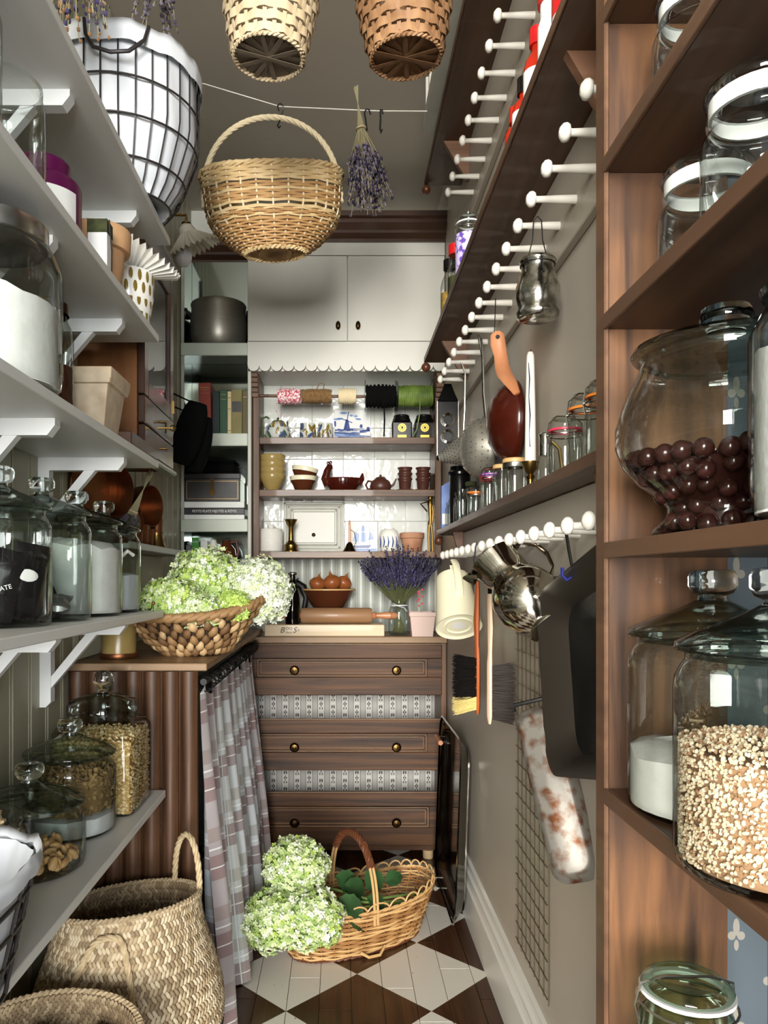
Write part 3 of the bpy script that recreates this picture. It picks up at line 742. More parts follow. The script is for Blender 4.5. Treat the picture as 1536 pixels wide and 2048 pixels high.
MB().lathe([(.0001,0),(.058,0),(.07,.01),(.074,.03),(.074,.15),(.064,.17),(.058,.176),(.06,.18)],36,caps=False).build('body','glass',j,ang=80)
l=MB().lathe([(.0001,.176),(.055,.176),(.055,.182),(.064,.182),(.066,.187),(.05,.2),(.02,.206),(.0001,.206)],36).build('lid','glass_rim',j,ang=60)
contents('white_powder','white powder filling the tall jar at the bookcase edge','powder',tj,.069,.13,'sugar',.003)
for (lab,loc) in (('small clear clip jar on the bookcase shelf above the chocolate jar, beside the panel',(.412,.862,S2)),('small clear clip jar on the bookcase shelf above the chocolate jar, nearer the front',(.392,.715,S2)),('small clear clip jar on the highest bookcase shelf in view',(.405,.86,S1))):
    clip_jar(lab,loc,.052,.104,'white_seal',wire=False,lid=.016,sealh=.016)
clip_jar('green tinted clip top jar standing on the low bookcase shelf',(.384,.85,S5),.051,.128,'white_seal','glass_green',lid=.012)
# ---- bottles on the middle wall shelf
Z2=2.0505
def bottle(label,y,r,h,cap,body,lab=None,x=.362,cat='bottle',ch=.025,fill=None,nk=.45):
    b=thing('bottle',label,cat,(x,y,Z2))
    MB().lathe([(.0001,0),(r*.92,0),(r,.005),(r,h*.62),(r*.85,h*.74),(r*nk,h*.86),(r*nk,h)],20).build('body',body,b,ang=70)
    MB().lathe([(r*nk+.004,h-.006),(r*nk+.004,h+ch),(r*nk,h+ch+.002),(.0001,h+ch+.002)],20).build('cap',cap,b)
    if lab: MB().lathe([(r+.0006,h*.14),(r+.0006,h*.56)],20,caps=False).build('paper_label',lab,b)
    if fill: MB().lathe([(.0001,.004),(r*.9,.004),(r*.94,.01),(r*.94,h*.5),(.0001,h*.5)],16).build('contents',fill,b)
    return b
bottle('red and white plastic bottle nearest the bookcase on the middle shelf',1.19,.032,.13,'red_plastic','label_white','red_plastic',nk=.8)
bottle('white bottle with a broad red cap on the middle shelf',1.285,.03,.115,'red_plastic','label_white',nk=.86,ch=.03)
bottle('bottle with a long white label and red cap on the middle shelf',1.40,.026,.125,'red_plastic','red_sauce','label_white')
bottle('small bottle with black cap and white label on the middle shelf',1.50,.024,.10,'black_gloss','red_sauce','label_white')
bottle('small orange red sauce bottle on the middle shelf',1.57,.024,.085,'red_sauce','red_sauce')
j=clip_jar('clip jar wrapped in a lilac spiral patterned sleeve on the middle shelf',(.368,2.19,Z2),.036,.165,'white_seal')
MB().lathe([(.0368,.01),(.0368,.128)],24,caps=False).build('printed_sleeve','lilac_print',j)
bottle('narrow jar of dried green herbs with a red cap beside the lilac jar',2.36,.026,.15,'red_plastic','glass',fill='herb_green',nk=.7,x=.358)
bottle('clear bottle with golden grain in its base at the far shelf end',2.52,.03,.17,'black_gloss','glass',fill='grain_gold',nk=.55,x=.362)
# white spindle rack lying on the topmost shelf
rk=thing('spindle_rack','white painted rack of upright spindles lying along the topmost shelf edge','rack',(0,0,0))
MB().prism([(.286,2.719),(.33,2.719),(.33,2.745),(.286,2.765)],1.5,2.62,'y').build('rail','frame_white',rk)
sp=None
for k in range(11):
    y=2.56-.098*k
    if sp is None: sp=MB().tube([(0,0,0),(0,0,.115)],.006,8).build('spindle','peg_white',rk,loc=(.294,y,2.755))
    else: inst(sp,'spindle',rk,(.294,y,2.755))
# ---- lowest wall shelf
Z3=1.3905; XS=.42
j=thing('paper_packet','blue folded paper packet at the far end of the jar shelf','packet',(.418,2.93,Z3))
MB().prism([(-.03,0),(.03,0),(.032,.15),(.012,.19),(-.03,.165)],-.02,.02,'y').build('packet_body','blue_paper',j)
MB().box(-.028,.03,-.0215,-.019,.02,.06).build('paper_band','label_white',j)
j=thing('black_canister','black lidded canister with a wide flat rim on the jar shelf','canister',(XS-.002,2.66,Z3))
MB().lathe([(.0001,0),(.036,0),(.036,.165),(.034,.172)],28).build('body','black_gloss',j); MB().lathe([(.042,.172),(.0425,.18),(.036,.186),(.034,.2),(.0001,.203)],28).build('lid','black_gloss',j)
for k,(y,h,r) in enumerate(((2.80,.085,.019),(2.74,.09,.02),(2.585,.10,.021),(2.52,.10,.022),(2.45,.115,.023))):
    screw_jar(('slim clear bottle','clear spice bottle','clear spice jar','short clear jar','clear jar with olive metal cap')[k]+' in the row, '+('farthest in','second in','third in','fourth in','fifth in')[k]+' on the jar shelf',(XS-.015 if k!=4 else XS,y,Z3),r,h,'glass' if k<4 else 'herb_green',.014,neck=.62)
clip_jar('low clip jar with orange seal on the jar shelf',(XS-.005,2.335,Z3),.026,.075,'orange_seal',lid=.014)
screw_jar('clear jar with a red cap behind the gingham lidded jar',(XS+.01,2.235,Z3),.022,.105,'red_plastic')
clip_jar('tall clip jar under a purple gingham lid',(XS,2.145,Z3),.025,.105,'gingham',lid=.016)
def bam(label,y,r,h,metal=False):
    j=thing('storage_jar',label,'jar',(XS,y,Z3))
    MB().lathe([(.0001,0),(r*.92,0),(r,.006),(r,h*.8),(r*.9,h*.9),(r*.9,h)],24,caps=False).build('body','glass',j,ang=80)
    if metal: MB().lathe([(r*.95,h*.88),(r*.97,h*.9),(r*.97,h),(r*.9,h)],24,caps=False).build('metal_band','steel',j)
    MB().lathe([(r*.86,h),(r*.98,h+.001),(r*.98,h+.008),(r*.9,h+.011),(.0001,h+.011)],24).build('wooden_lid','bamboo',j)
bam('slim storage jar with a wooden lid on the jar shelf',1.985,.024,.095); bam('storage jar with metal band and thick wooden lid beside the candlestick',1.84,.03,.088,True)
cs=thing('brass_candlestick','brass candlestick with flared drip pan on the jar shelf','candlestick',(XS,1.69,Z3))
MB().lathe([(.0001,0),(.024,0),(.025,.004),(.015,.01),(.007,.016),(.006,.03),(.011,.036),(.006,.042),(.013,.052),(.019,.066),(.0195,.069),(.011,.069),(.0001,.069)],24).build('stem','brass',cs)
cn=thing('candle','tall white tapered candle with black drip line in the brass candlestick','candle',(XS,1.69,Z3+.0695))
mb=MB().lathe([(.0001,0),(.0125,0),(.011,.12),(.0085,.232),(.0055,.24),(.0001,.238)],18); mb.build('wax_stick','wax',cn)
MB().tube([(0,-.001,.236),(.001,0,.246)],.001,5).build('wick','black_iron',cn)
MB().tube([(-.006,-.0085,.215),(-.004,-.0098,.18),(-.0055,-.0095,.14),(-.003,-.0105,.10),(-.005,-.010,.06),(-.0035,-.0112,.03)],[.0007,.0016,.001,.0018,.0008,.0012],5).build('black_drip','black_iron',cn)
j=thing('oil_cruet','small glass cruet with silver collar and curved brass spout','cruet',(XS,1.565,Z3))
MB().lathe([(.0001,0),(.018,0),(.02,.006),(.018,.05),(.012,.065),(.011,.075)],20,caps=False).build('body','glass',j,ang=80); MB().lathe([(.0125,.062),(.0125,.1),(.014,.105),(.010,.108),(.0001,.108)],20).build('collar','chrome',j)
MB().tube([(.012,-.004,.09),(.026,-.006,.075),(.031,-.006,.04),(.027,-.006,.012)],.0035,6).build('spout','brass',j)
clip_jar('clip jar with a red rubber seal on the jar shelf',(XS,1.43,Z3),.031,.088,'red_seal')
clip_jar('large clip jar with an orange seal nearest the bookcase',(XS,1.295,Z3),.034,.098,'orange_seal')
clip_jar('clip jar with an orange seal half hidden by the bookcase edge',(XS,1.205,Z3),.034,.098,'orange_seal')
# ---- things hanging on the middle rail
def shook(label,p0,p1,mat='s_hook',r=.0022,name='s_hook'):
    a,b=Vector(p0),Vector(p1); d=(b-a); L=d.length; d.normalize(); s_=Vector((0,1,0)) if abs(d.y)<.5 else Vector((1,0,0)); s_=(s_-d*s_.dot(d)).normalized()
    q=min(.012,L*.2); pts=[]
    for k in range(9): t=pi*k/8; pts.append(a+d*q-s_*(q*cos(t))-d*(q*sin(t))+s_*0)
    for k in range(9): t=pi*k/8; pts.append(b-d*q+s_*(q*cos(t))+d*(q*sin(t)))
    pts[9:]=list(pts[9:])
    return tag(MB().tube(pts,r,6).build(name,mat),label,'hook')
ll=thing('glass_lantern','mottled mercury glass jar lantern hanging by a black wire from a peg','lantern',(.398,1.543,1.722))
MB().lathe([(.0001,.002),(.034,0),(.041,.004),(.043,.012),(.039,.02),(.044,.04),(.044,.062),(.036,.084),(.031,.1),(.034,.112),(.0365,.116),(.034,.12)],36,caps=False).build('body','glass_mercury',ll,ang=80)
w_=MB().tube([(.034*cos(t),.034*sin(t),.108) for t in [2*pi*k/20 for k in range(20)]],.0014,5,closed=True)
w_.tube([(-.034,0,.108),(-.018,0,.128),(-.01,0,.16),(-.008,0,.198),(0,0,.207),(.008,0,.198),(.01,0,.16),(.018,0,.128),(.034,0,.108)],.0013,5); w_.tube([(0,-.034,.108),(0,-.037,.09),(.003,-.038,.082)],.002,5); w_.build('wire_handle','black_iron',ll)
pn=thing('hanging_pan','deep red brown round bottomed pan with a curved wooden handle hanging from a peg','pan',(.448,1.96,1.60))
MB().lathe([(.104,0),(.107,-.004),(.1,-.02),(.085,-.042),(.06,-.06),(.03,-.069),(.0001,-.071)],40,ax='x',caps=False).build('bowl','red_brown_glaze',pn,ang=70)
MB().lathe([(.104,0),(.097,-.012),(.08,-.036),(.05,-.056),(.0001,-.062)],40,ax='x',caps=False).build('bowl_lining','brown_glaze',pn,ang=70)
hp=[(-.016,-.092,.052),(-.026,-.072,.082),(-.034,-.038,.112),(-.034,-.005,.14),(-.036,.005,.175),(-.042,.008,.205),(-.044,.008,.228),(-.044,.008,.236)]
MB().tube(hp,[.008,.015,.019,.018,.0165,.019,.017,.008],10,flat=(.4,1),up=(1,-.35,.0)).build('handle','handle_wood',pn)
MB().lathe([(.0055,-.0005),(.0055,.0005)],12,(-.044,-.0005,.219),ax='y').build('hang_hole','black_iron',pn)
MB().tube([(-.052,.008,.222),(-.05,.008,.25),(-.048,.008,.32)],.0013,5).build('cord','black_iron',pn)
sv=thing('colander_sieve','grey perforated round sieve hanging behind the red brown pan','sieve',(.44,2.25,1.585))
MB().lathe([(.092,0),(.094,-.006),(.088,-.02),(.08,-.05),(.06,-.072),(.03,-.082),(.0001,-.084)],32,ax='x',caps=False).build('bowl','steel_brushed',sv,ang=70)
hl=MB()
for i in range(5):
    for k in range(26): a=2*pi*k/26+i*.12; rr=(.089,.084,.076,.066,.052)[i]; hl.ball((-(.02,.036,.052,.064,.074)[i]-.001,rr*cos(a),rr*sin(a)),.0022,5,3)
hl.build('perforations','black_iron',sv,kind='stuff')
MB().tube([(-.01,.0,.09),(-.016,.005,.16),(-.018,.01,.27),(-.022,.012,.325),(-.03,.014,.335)],.0032,6).build('wire_handle','steel',sv); MB().tube([(-.01,.012,.09),(-.016,.015,.16),(-.018,.018,.27),(-.03,.014,.335)],.0032,6).build('wire_handle','steel',sv)
cs=thing('conical_strainer','conical perforated metal strainer pointing out from the wall','strainer',(.425,2.52,1.625),(0,R(-14),R(-4)))
MB().lathe([(.058,0),(.06,-.004),(.054,-.01),(.014,-.095),(.01,-.1),(.0001,-.1)],28,ax='x',caps=False).build('cone','steel_brushed',cs,ang=50)
hl=MB()
for i in range(9):
    for k in range(16): a=2*pi*(k+.5*(i%2))/16; t=(i+1)/10; rr=.055-.04*t; hl.ball((-.008-.086*t,rr*cos(a),rr*sin(a)),.0022,5,3)
hl.build('perforations','black_iron',cs,kind='stuff')
MB().tube([(-.004,0,.058),(.018,0,.13),(.05,0,.25),(.045,0,.285)],.0032,6).build('wire_handle','steel',cs)
gr=thing('flat_grater','dark flat grater with a black loop handle hanging at the rail end','grater',(.398,2.82,1.655))
MB().box(-.038,.038,-.004,.004,0,.2,.003).build('blade','black_gloss',gr)
for z in (.07,.13): MB().lathe([(.026,-.004),(.026,-.008),(.018,-.011)],18,(0,0,z),ax='y',caps=False).build('slicing_slot','chrome',gr)
MB().prism([(-.038,.2),(.038,.2),(.026,.225),(.012,.262),(-.012,.262),(-.026,.225)],-.007,.007,'y').build('handle','black_felt',gr)
for x in (-.04,.037): MB().box(x,x+.003,-.005,.006,0,.2).build('rim','steel',gr)
MB().box(-.04,.04,-.012,.012,-.016,0,.003).build('foot','black_felt',gr)
# ---- things hanging on the lower rail
jg=thing('enamel_jug','cream enamel jug hanging bottom outward by its handle','jug',(.364,2.47,1.205),(R(-36),0,R(2)))
L=.185
MB().lathe([(.052,0),(.0535,-.003),(.055,-.02),(.071,-L+.004),(.0715,-L),(.069,-L+.003),(.062,-L+.007),(.055,-L+.007)],40,caps=False).build('body','cream_enamel',jg,ang=50)
MB().lathe([(.064,-L+.0065),(.045,-L+.0065),(.041,-L+.003),(.037,-L+.0065),(.022,-L+.0065),(.0001,-L+.0065)],36,caps=False).build('base','cream_enamel',jg,ang=25)
MB().lathe([(.0001,-L+.0055),(.02,-L+.0055)],24,caps=False).build('paper_sticker','label_white',jg)
MB().tube([(0,-.056,-.06),(0,-.068,-.118),(0,-.064,-.135)],.01,8,flat=(1,.3),up=(0,1,0))
MB().tube([(0,-.060,-.112),(0,-.076,-.10),(0,-.082,-.05),(0,-.074,.0),(0,-.05,.035),(0,-.03,.03),(0,-.035,0)],.0115,8,flat=(1,.35),up=(0,1,0)).build('handle','cream_enamel',jg)
def brush(label,loc,hm,sgn,bm,tip=None,ry=0):
    b=thing('hand_brush',label,'brush',loc,(0,0,R(ry)))
    pts=[(0,0,0),(0,0,-.03),(.002*sgn,0,-.1),(.001*sgn,0,-.16),(0,0,-.19),(0,0,-.32),(0,0,-.338)]
    MB().tube(pts,[.006,.009,.0105,.008,.010,.010,.005],8,flat=(.75,1.3),up=(0,1,0)).build('handle',hm,b)
    g=random.Random(4); mb=MB()
    for k in range(900):
        z=-.195-.13*g.random(); y=g.uniform(-.012,.012); ln=.056+g.uniform(-.008,.004)
        mb.m=1 if (tip and z<-.293) else 0
        x0=sgn*.004; d=Vector((sgn*ln,g.uniform(-.012,.012),-.012*(z+.25)/-.06*.6+g.uniform(-.006,.006)))
        p=Vector((x0,y,z)); mb.tube([p,p+d*.5+Vector((0,0,g.uniform(-.002,.002))),p+d],[.0011,.0009,.0004],3)
    mb.build('bristles',[bm,tip or bm],b,kind='stuff')
    return b
brush('hand brush with orange brown handle and black and straw bristles',(.352,1.96,1.197),'red_handle',-1,'bristle_black','bristle_pale')
brush('hand brush with pale wooden handle and dark brown bristles',(.372,1.9,1.183),'pale_handle',1,'bristle_brown')
tag(MB().tube([(.352,1.96,1.296),(.348,1.96,1.285),(.344,1.96,1.25),(.347,1.96,1.225),(.352,1.96,1.2),(.352,1.96,1.186)],.0022,6).build('wire_hook','black_iron'),'black wire hook carrying the orange brown brush','hook')
tag(MB().box(.366,.378,1.888,1.896,1.166,1.297,.001).build('leather_loop','black_felt'),'black strap loop carrying the pale handled brush','strap')
pt=thing('silver_pitcher','bulbous silver pitcher hanging by its ribbed handle, base toward the room','pitcher',(.388,1.6,1.163),(R(-34),R(-34),R(0)))
MB().lathe([(.0001,-.072),(.028,-.070),(.042,-.078),(.045,-.082),(.046,-.078),(.038,-.07),(.055,-.052),(.069,-.02),(.071,.0),(.067,.022),(.054,.044),(.044,.056),(.042,.064),(.047,.075),(.05,.1),(.054,.112),(.055,.116),(.052,.114),(.046,.09),(.04,.064)],48,caps=False).build('body','silver',pt,ang=60)
MB().lathe([(.044,-.0815),(.03,-.078),(.0001,-.077)],32,caps=False).build('base_plate','silver',pt)
MB().tube([(-.055,-.003,.112),(-.07,-.003,.118),(-.058,-.003,.1)],[.014,.008,.014],8).build('spout','silver',pt)
hm=MB()
for k in range(-2,3): hm.tube([(.05,k*.0045,.11),(.072,k*.004,.118),(.092,k*.0032,.09),(.096,k*.0032,.055),(.086,k*.005,.02),(.068,k*.0075,.006)],.0032,6)
hm.build('handle','silver',pt)
cm=thing('silver_creamer','small silver jug with a fluted handle hanging behind the pitcher','jug',(.40,1.80,1.212),(R(-20),R(-25),0))
MB().lathe([(.0001,-.05),(.03,-.05),(.045,-.03),(.05,0),(.044,.03),(.04,.05),(.046,.07),(.044,.07),(.036,.05)],36,caps=False).build('body','silver',cm,ang=60)
hm=MB()
for k in range(-2,3): hm.tube([(.044,k*.004,.066),(.062,k*.004,.075),(.074,k*.003,.05),(.07,k*.003,.01),(.05,k*.005,-.004)],.0028,6)
hm.build('handle','silver',cm)
bh=thing('blue_s_hook','black and blue coated hook on the peg above the roasting pan','hook',(.405,1.355,1.0))
MB().tube([(.012,0,.29),(.004,0,.297),(-.006,0,.288),(.0,0,.25),(.006,0,.22)],.003,6).build('wire','black_iron',bh); MB().tube([(.006,0,.222),(.004,0,.205),(-.004,0,.2),(-.012,0,.208),(-.012,0,.222)],.0032,6).build('blue_tip','blue_plastic',bh)
def rrect(w,h,r,n=6):
    out=[]
    for cx_,cy_,a0 in ((w-r,h-r,0),(-w+r,h-r,90),(-w+r,-h+r,180),(w-r,-h+r,270)):
        for k in range(n+1): a=R(a0+90*k/n); out.append((cx_+r*cos(a),cy_+r*sin(a)))
    return out
def pan_loft(rings):                                # rings: (x, half width y, half height z, corner r)
    pts=[]; fs=[]; n=28
    for (x,wy,hz,r) in rings: pts += [(x,u,v) for u,v in rrect(wy,hz,r)]
    for i in range(len(rings)-1):
        for k in range(n): l=(k+1)%n; fs.append((i*n+k,i*n+l,(i+1)*n+l,(i+1)*n+k))
    return pts,fs,n
rp=thing('roasting_pan','large blackened roasting pan hung flat on the wall below the lower rail','pan',(.452,1.275,1.053),(R(-13),0,0))
p_,f_,n_=pan_loft([(-.006,.205,.138,.05),(-.052,.24,.172,.07),(-.055,.245,.177,.07)])
MB().add(p_,f_).build('side_wall','pan_side',rp,ang=60)
p_,f_,n_=pan_loft([(-.006,.206,.139,.05),(-.001,.206,.139,.05)]); f_.append(tuple(range(n_))); f_.append(tuple(range(n_,2*n_)))
MB().add(p_,f_).build('pan_floor','pan_black',rp,ang=60)
rt=thing('rusty_tray','rust stained metal baking tray hanging askew below the black pan','tray',(.416,1.475,.795))
_u=-Vector((.045,-.11,-.27)).normalized(); _v=Vector((.9,-.44,0)); _v=(_v-_u*_v.dot(_u)).normalized(); _v=-_v; _x=_v.cross(_u)
rt.rotation_euler=Matrix((_x,_v,_u)).transposed().to_euler()
p_,f_,n_=pan_loft([(-.0,.046,.165,.03),(-.004,.044,.162,.03),(-.022,.036,.15,.028),(-.025,.03,.144,.025)]); f_.append(tuple(range(3*n_,4*n_)))
MB().add(p_,f_).build('tray_body','rust_tray',rt,ang=50)
MB().tube([(-.006,-.04,.165),(-.012,-.036,.176),(-.012,.036,.176),(-.006,.04,.165)],.004,6).build('bail','black_iron',rt)
gw=thing('wire_grid','tall wire cooling grid fixed flat against the greige wall','rack',(.457,0,0))
va=None; hz=None
for k in range(8):
    y=1.68+.0415*k
    if va is None: va=MB().tube([(0,0,.27),(0,0,1.16)],.0019,5).build('wire','grid_wire',gw,loc=(0,y,0))
    else: inst(va,'wire',gw,(0,y,0))
for k in range(22):
    z=.285+.041*k
    if hz is None: hz=MB().tube([(0,1.675,0),(0,1.976,0)],.0016,5).build('wire','grid_wire',gw,loc=(-.003,0,z))
    else: inst(hz,'wire',gw,(-.003,0,z))
st_=thing('steel_tray','polished steel serving tray with wooden grips leaning on edge by the chest','tray',(.432,2.86,.335),(0,R(2),R(0)))
p_,f_,n_=pan_loft([(.004,.235,.28,.06),(-.004,.24,.285,.06),(-.03,.268,.318,.07),(-.032,.275,.325,.07),(-.034,.268,.318,.07)])
MB().add(p_,f_).build('rim_wall','tray_steel',st_,ang=40)
p_,f_,n_=pan_loft([(.0,.238,.283,.06),(.005,.238,.283,.06)]); f_.append(tuple(range(n_))); f_.append(tuple(range(n_,2*n_)))
MB().add(p_,f_).build('tray_floor','tray_steel',st_,ang=40)
for (z,s_) in ((.27,1),(-.26,-1)):
    o=MB().tube([(-.072,-.06,z),(-.072,.06,z)],.009,10).build('grip','handle_wood' if s_>0 else 'chrome',st_)
    for y in (-.05,.05): MB().tube([(-.03,y,z),(-.076,y,z)],.0042,8).build('grip_post','chrome',o)
# ------------------------------------------------------------------ left shelves: jars and pots
L4,L5,L3,L2,L1=1.1205,.6675,1.5035,1.8215,2.1305
def rocks(mb,g,n,r,h,size,mats,flat=.45,shell=.75):
    for k in range(n):
        a=g.uniform(0,2*pi)
        if g.random()<shell: rr=r*g.uniform(.9,1.0); z=g.uniform(.0,h)
        else: rr=r*g.random()**.5; z=h+g.uniform(-.004,.006)
        mb.m=g.randrange(mats)
        mb.M=Matrix.Translation((rr*cos(a),rr*sin(a),z))@Euler((g.uniform(0,3),g.uniform(0,3),g.uniform(0,3))).to_matrix().to_4x4()
        mb.ball((0,0,0),size*g.uniform(.7,1.2),6,4,(1,.8,flat)); mb.M=None
XJ=-.588
for (lab,y,r,h) in (('glass jar of black chocolate packets nearest the front of its shelf',1.33,.088,.20),('glass jar holding crumpled dark and silver packets, between black packets and flour',1.52,.096,.205),('glass jar filled high with white flour on the four jar shelf',1.725,.1,.202),('glass jar of cream flour with a scoop, farthest on the four jar shelf',1.925,.09,.2)):
    knob_jar(lab,(XJ,y,L4),r,h,.03)
def packet(name,label,loc,rot,w,h,t,mat,lab2=None,txt=None):
    p=thing(name,label,'packet',loc,rot); mb=MB(); nx,nz=8,10; g=random.Random(int(w*1e4+h*1e5))
    pts=[]; 
    for s_ in (1,-1):
        for j in range(nz+1):
            for i in range(nx+1):
                u=i/nx*2-1; v=j/nz; th=t*(1-u**4)*(sin(pi*min(1,max(0,v)))**.5)+g.uniform(-.003,.003)*(1-u*u)
                pts.append((u*w*(.96+.04*sin(v*9)),s_*-th,v*h))
    b0=(nx+1)*(nz+1); fs=[]
    for j in range(nz):
        for i in range(nx): a=j*(nx+1)+i; fs.append((a,a+1,a+nx+2,a+nx+1)); fs.append((b0+a,b0+a+nx+1,b0+a+nx+2,b0+a+1))
    mb.add(pts,fs).build('wrapper',mat,p,ang=25)
    if lab2: MB().ball((-.012,-t-.001,h*.58),.02,12,6,(1,.06,.55)).build('printed_almond',lab2,p)
    if txt: text(txt,.011,'label_white',p,(0,-t-.0025,h*.4),(R(90),R(-28),0),name='lettering')
    return p
packet('chocolate_packet','black packet lettered chocolate leaning in the nearest jar',(-.60,1.295,L4+.009),(R(-4),R(14),R(25)),.045,.13,.018,'foil_black','label_orange','CHOCOLATE')
packet('chocolate_packet','black packet standing on the wall side of the nearest jar',(-.625,1.345,L4+.009),(R(5),R(-10),R(20)),.04,.14,.014,'foil_black')
packet('chocolate_packet','black packet with white emblem turned aside in the nearest jar',(-.552,1.345,L4+.009),(R(3),R(8),R(55)),.034,.135,.012,'foil_black','label_white')
packet('foil_packet','dark crumpled packet standing in the second jar',(-.60,1.53,L4+.009),(R(-6),R(-20),R(20)),.05,.135,.02,'foil_black')
packet('foil_packet','silver printed packet lying folded in the second jar',(-.56,1.465,L4+.02),(R(-62),R(0),R(10)),.045,.06,.014,'foil_silver')
packet('foil_packet','small black packet at the bottom of the second jar',(-.575,1.475,L4+.009),(R(-50),R(4),R(30)),.04,.05,.012,'foil_black')
contents('flour','white flour heaped nearly to the brim of the third jar','flour',(XJ,1.725,L4),.095,.148,'flour',.012,slope=-.06)
contents('flour','cream flour half filling the farthest of the four jars','flour',(XJ,1.925,L4),.085,.085,'cloth_white',.005)
tag(MB().tube([(-.545,1.875,L4+.105),(-.53,1.87,L4+.135),(-.515,1.875,L4+.15),(-.505,1.89,L4+.14)],.005,8).build('plastic_scoop','peg_white'),'curved white scoop handle leaning in the farthest flour jar','scoop')
pinn=thing('thumb_pin','small copper headed pin standing on the jar shelf end','pin',(-.475,1.97,L4)); MB().tube([(0,0,0),(0,0,.018)],.0012,5).build('needle','steel',pinn); MB().ball((0,0,.02),.005,10,6).build('head','copper',pinn)
# lowest shelf
def open_jar(label,loc,r,h):
    j=thing('glass_jar',label,'jar',loc); MB().lathe([(.0001,.0),(r*.88,.0),(r*.97,.006),(r,.018),(r,h-.04),(r*.96,h-.026),(r*.9,h-.016),(r*.93,h-.008),(r*.93,h-.002),(r*.9,h),(r*.86,h-.004)],40,caps=False).build('body','glass',j,ang=80); return j
open_jar('open glass jar with a steel scoop behind the cloth lined basket',(-.585,1.205,L5),.092,.16)
sco=thing('steel_scoop','steel scoop standing in the open glass jar','scoop',(-.57,1.20,L5+.01),(R(0),R(28),0)); MB().tube([(0,0,.02),(0,0,.12)],.004,8).build('handle','steel',sco); MB().ball((0,0,.13),.02,12,8,(.7,.4,1.2)).build('bowl','steel',sco)
knob_jar('low glass jar with a layer of peanuts and a knobbed lid',(-.573,1.425,L5),.1,.118,.03)
knob_jar('glass jar of brown flakes and sugar between the peanut and oat jars',(-.573,1.64,L5),.096,.162,.03)
pnut=None; g=random.Random(11)
for k in range(84):
    a=g.uniform(0,2*pi); rr=.082*g.random()**.5; z=.017+.022*g.random()*(1-rr/.16)
    loc=(-.573+rr*cos(a),1.425+rr*sin(a),L5+z); rot=(g.uniform(0,3),g.uniform(0,3),g.uniform(0,3))
    if pnut is None: o=pnut=MB().ball((0,0,0),.0105,10,6,(1.25,.72,.6)).build('peanut','peanut',loc=loc,rot=rot)
    else: o=inst(pnut,'peanut',None,loc,rot)
    tag(o,'peanut kernel in the loose layer of the low glass jar','peanut','peanuts in the low jar')
o=thing('flakes','brown cereal flakes heaped in the middle jar','cereal',(-.573,1.64,L5)); o['kind']='stuff'
mb=MB(); mb.lathe([(.0001,.05),(.082,.05),(.085,.06),(.085,.12),(.0001,.125)],24); mb.mi=[1]*len(mb.mi); rocks(mb,random.Random(2),1500,.0855,.075,.0062,2,.3)
mb.v=[(x,y,z if i<120 else z+.05) for i,(x,y,z) in enumerate(mb.v)]
mb.build('flake_heap',['flake_a','flake_b'],o,kind='stuff')
contents('sugar','thin layer of sugar below the brown flakes','sugar',(-.573,1.64,L5),.09,.034,'sugar',.004)
sj=thing('square_jar','square shouldered glass jar of rolled oats with a ball topped glass lid','jar',(-.556,1.815,L5))
def sqloft(rings,n=28):
    pts=[]; fs=[]
    for (z,wx,r) in rings: pts += [(u,v,z) for u,v in rrect(wx,wx,r)]
    for i in range(len(rings)-1):
        for k in range(n): l=(k+1)%n; fs.append((i*n+k,i*n+l,(i+1)*n+l,(i+1)*n+k))
    return pts,fs
p_,f_=sqloft([(0,.085,.02),(.006,.093,.025),(.02,.094,.025),(.185,.094,.025),(.2,.088,.04),(.206,.078,.06),(.212,.074,.0735)])
f_.append(tuple(range(28))); MB().add(p_,f_).build('body','glass',sj,ang=70)
l=MB().lathe([(.0001,.212),(.08,.212),(.082,.216),(.082,.238),(.074,.25),(.04,.262),(.018,.268),(.0001,.268)],40).build('lid','glass_rim',sj,ang=60)
MB().lathe([(.013,.267),(.013,.276),(.019,.282),(.024,.294),(.024,.302),(.018,.314),(.008,.319),(.0001,.32)],24).build('ball_knob','glass_solid',l,ang=80)
o=thing('rolled_oats','rolled oats filling the square glass jar','oats',(-.556,1.815,L5)); o['kind']='stuff'
mb=MB(); g=random.Random(8); mb.m=1; mb.box(-.085,.085,-.085,.085,.006,.17)
for k in range(2600):
    f=g.randrange(5); u=g.uniform(-.085,.085); z=g.uniform(.008,.172)
    c=((u,-.0865,z),(.0865,u,z),(u,g.uniform(-.085,.085),.172+g.uniform(0,.006)),(-.0865,u,z),(u,-.0865,z))[f]
    mb.m=g.choice((0,1,2)); mb.M=Matrix.Translation(c)@Euler((g.uniform(-.9,.9),g.uniform(-.9,.9),g.uniform(0,3))).to_matrix().to_4x4()
    mb.ball((0,0,0),.0055*g.uniform(.6,1.1),6,4,(1,.75,.4)); mb.M=None
mb.build('oat_heap',['oat_a','oat_b','oat_c'],o,kind='stuff')
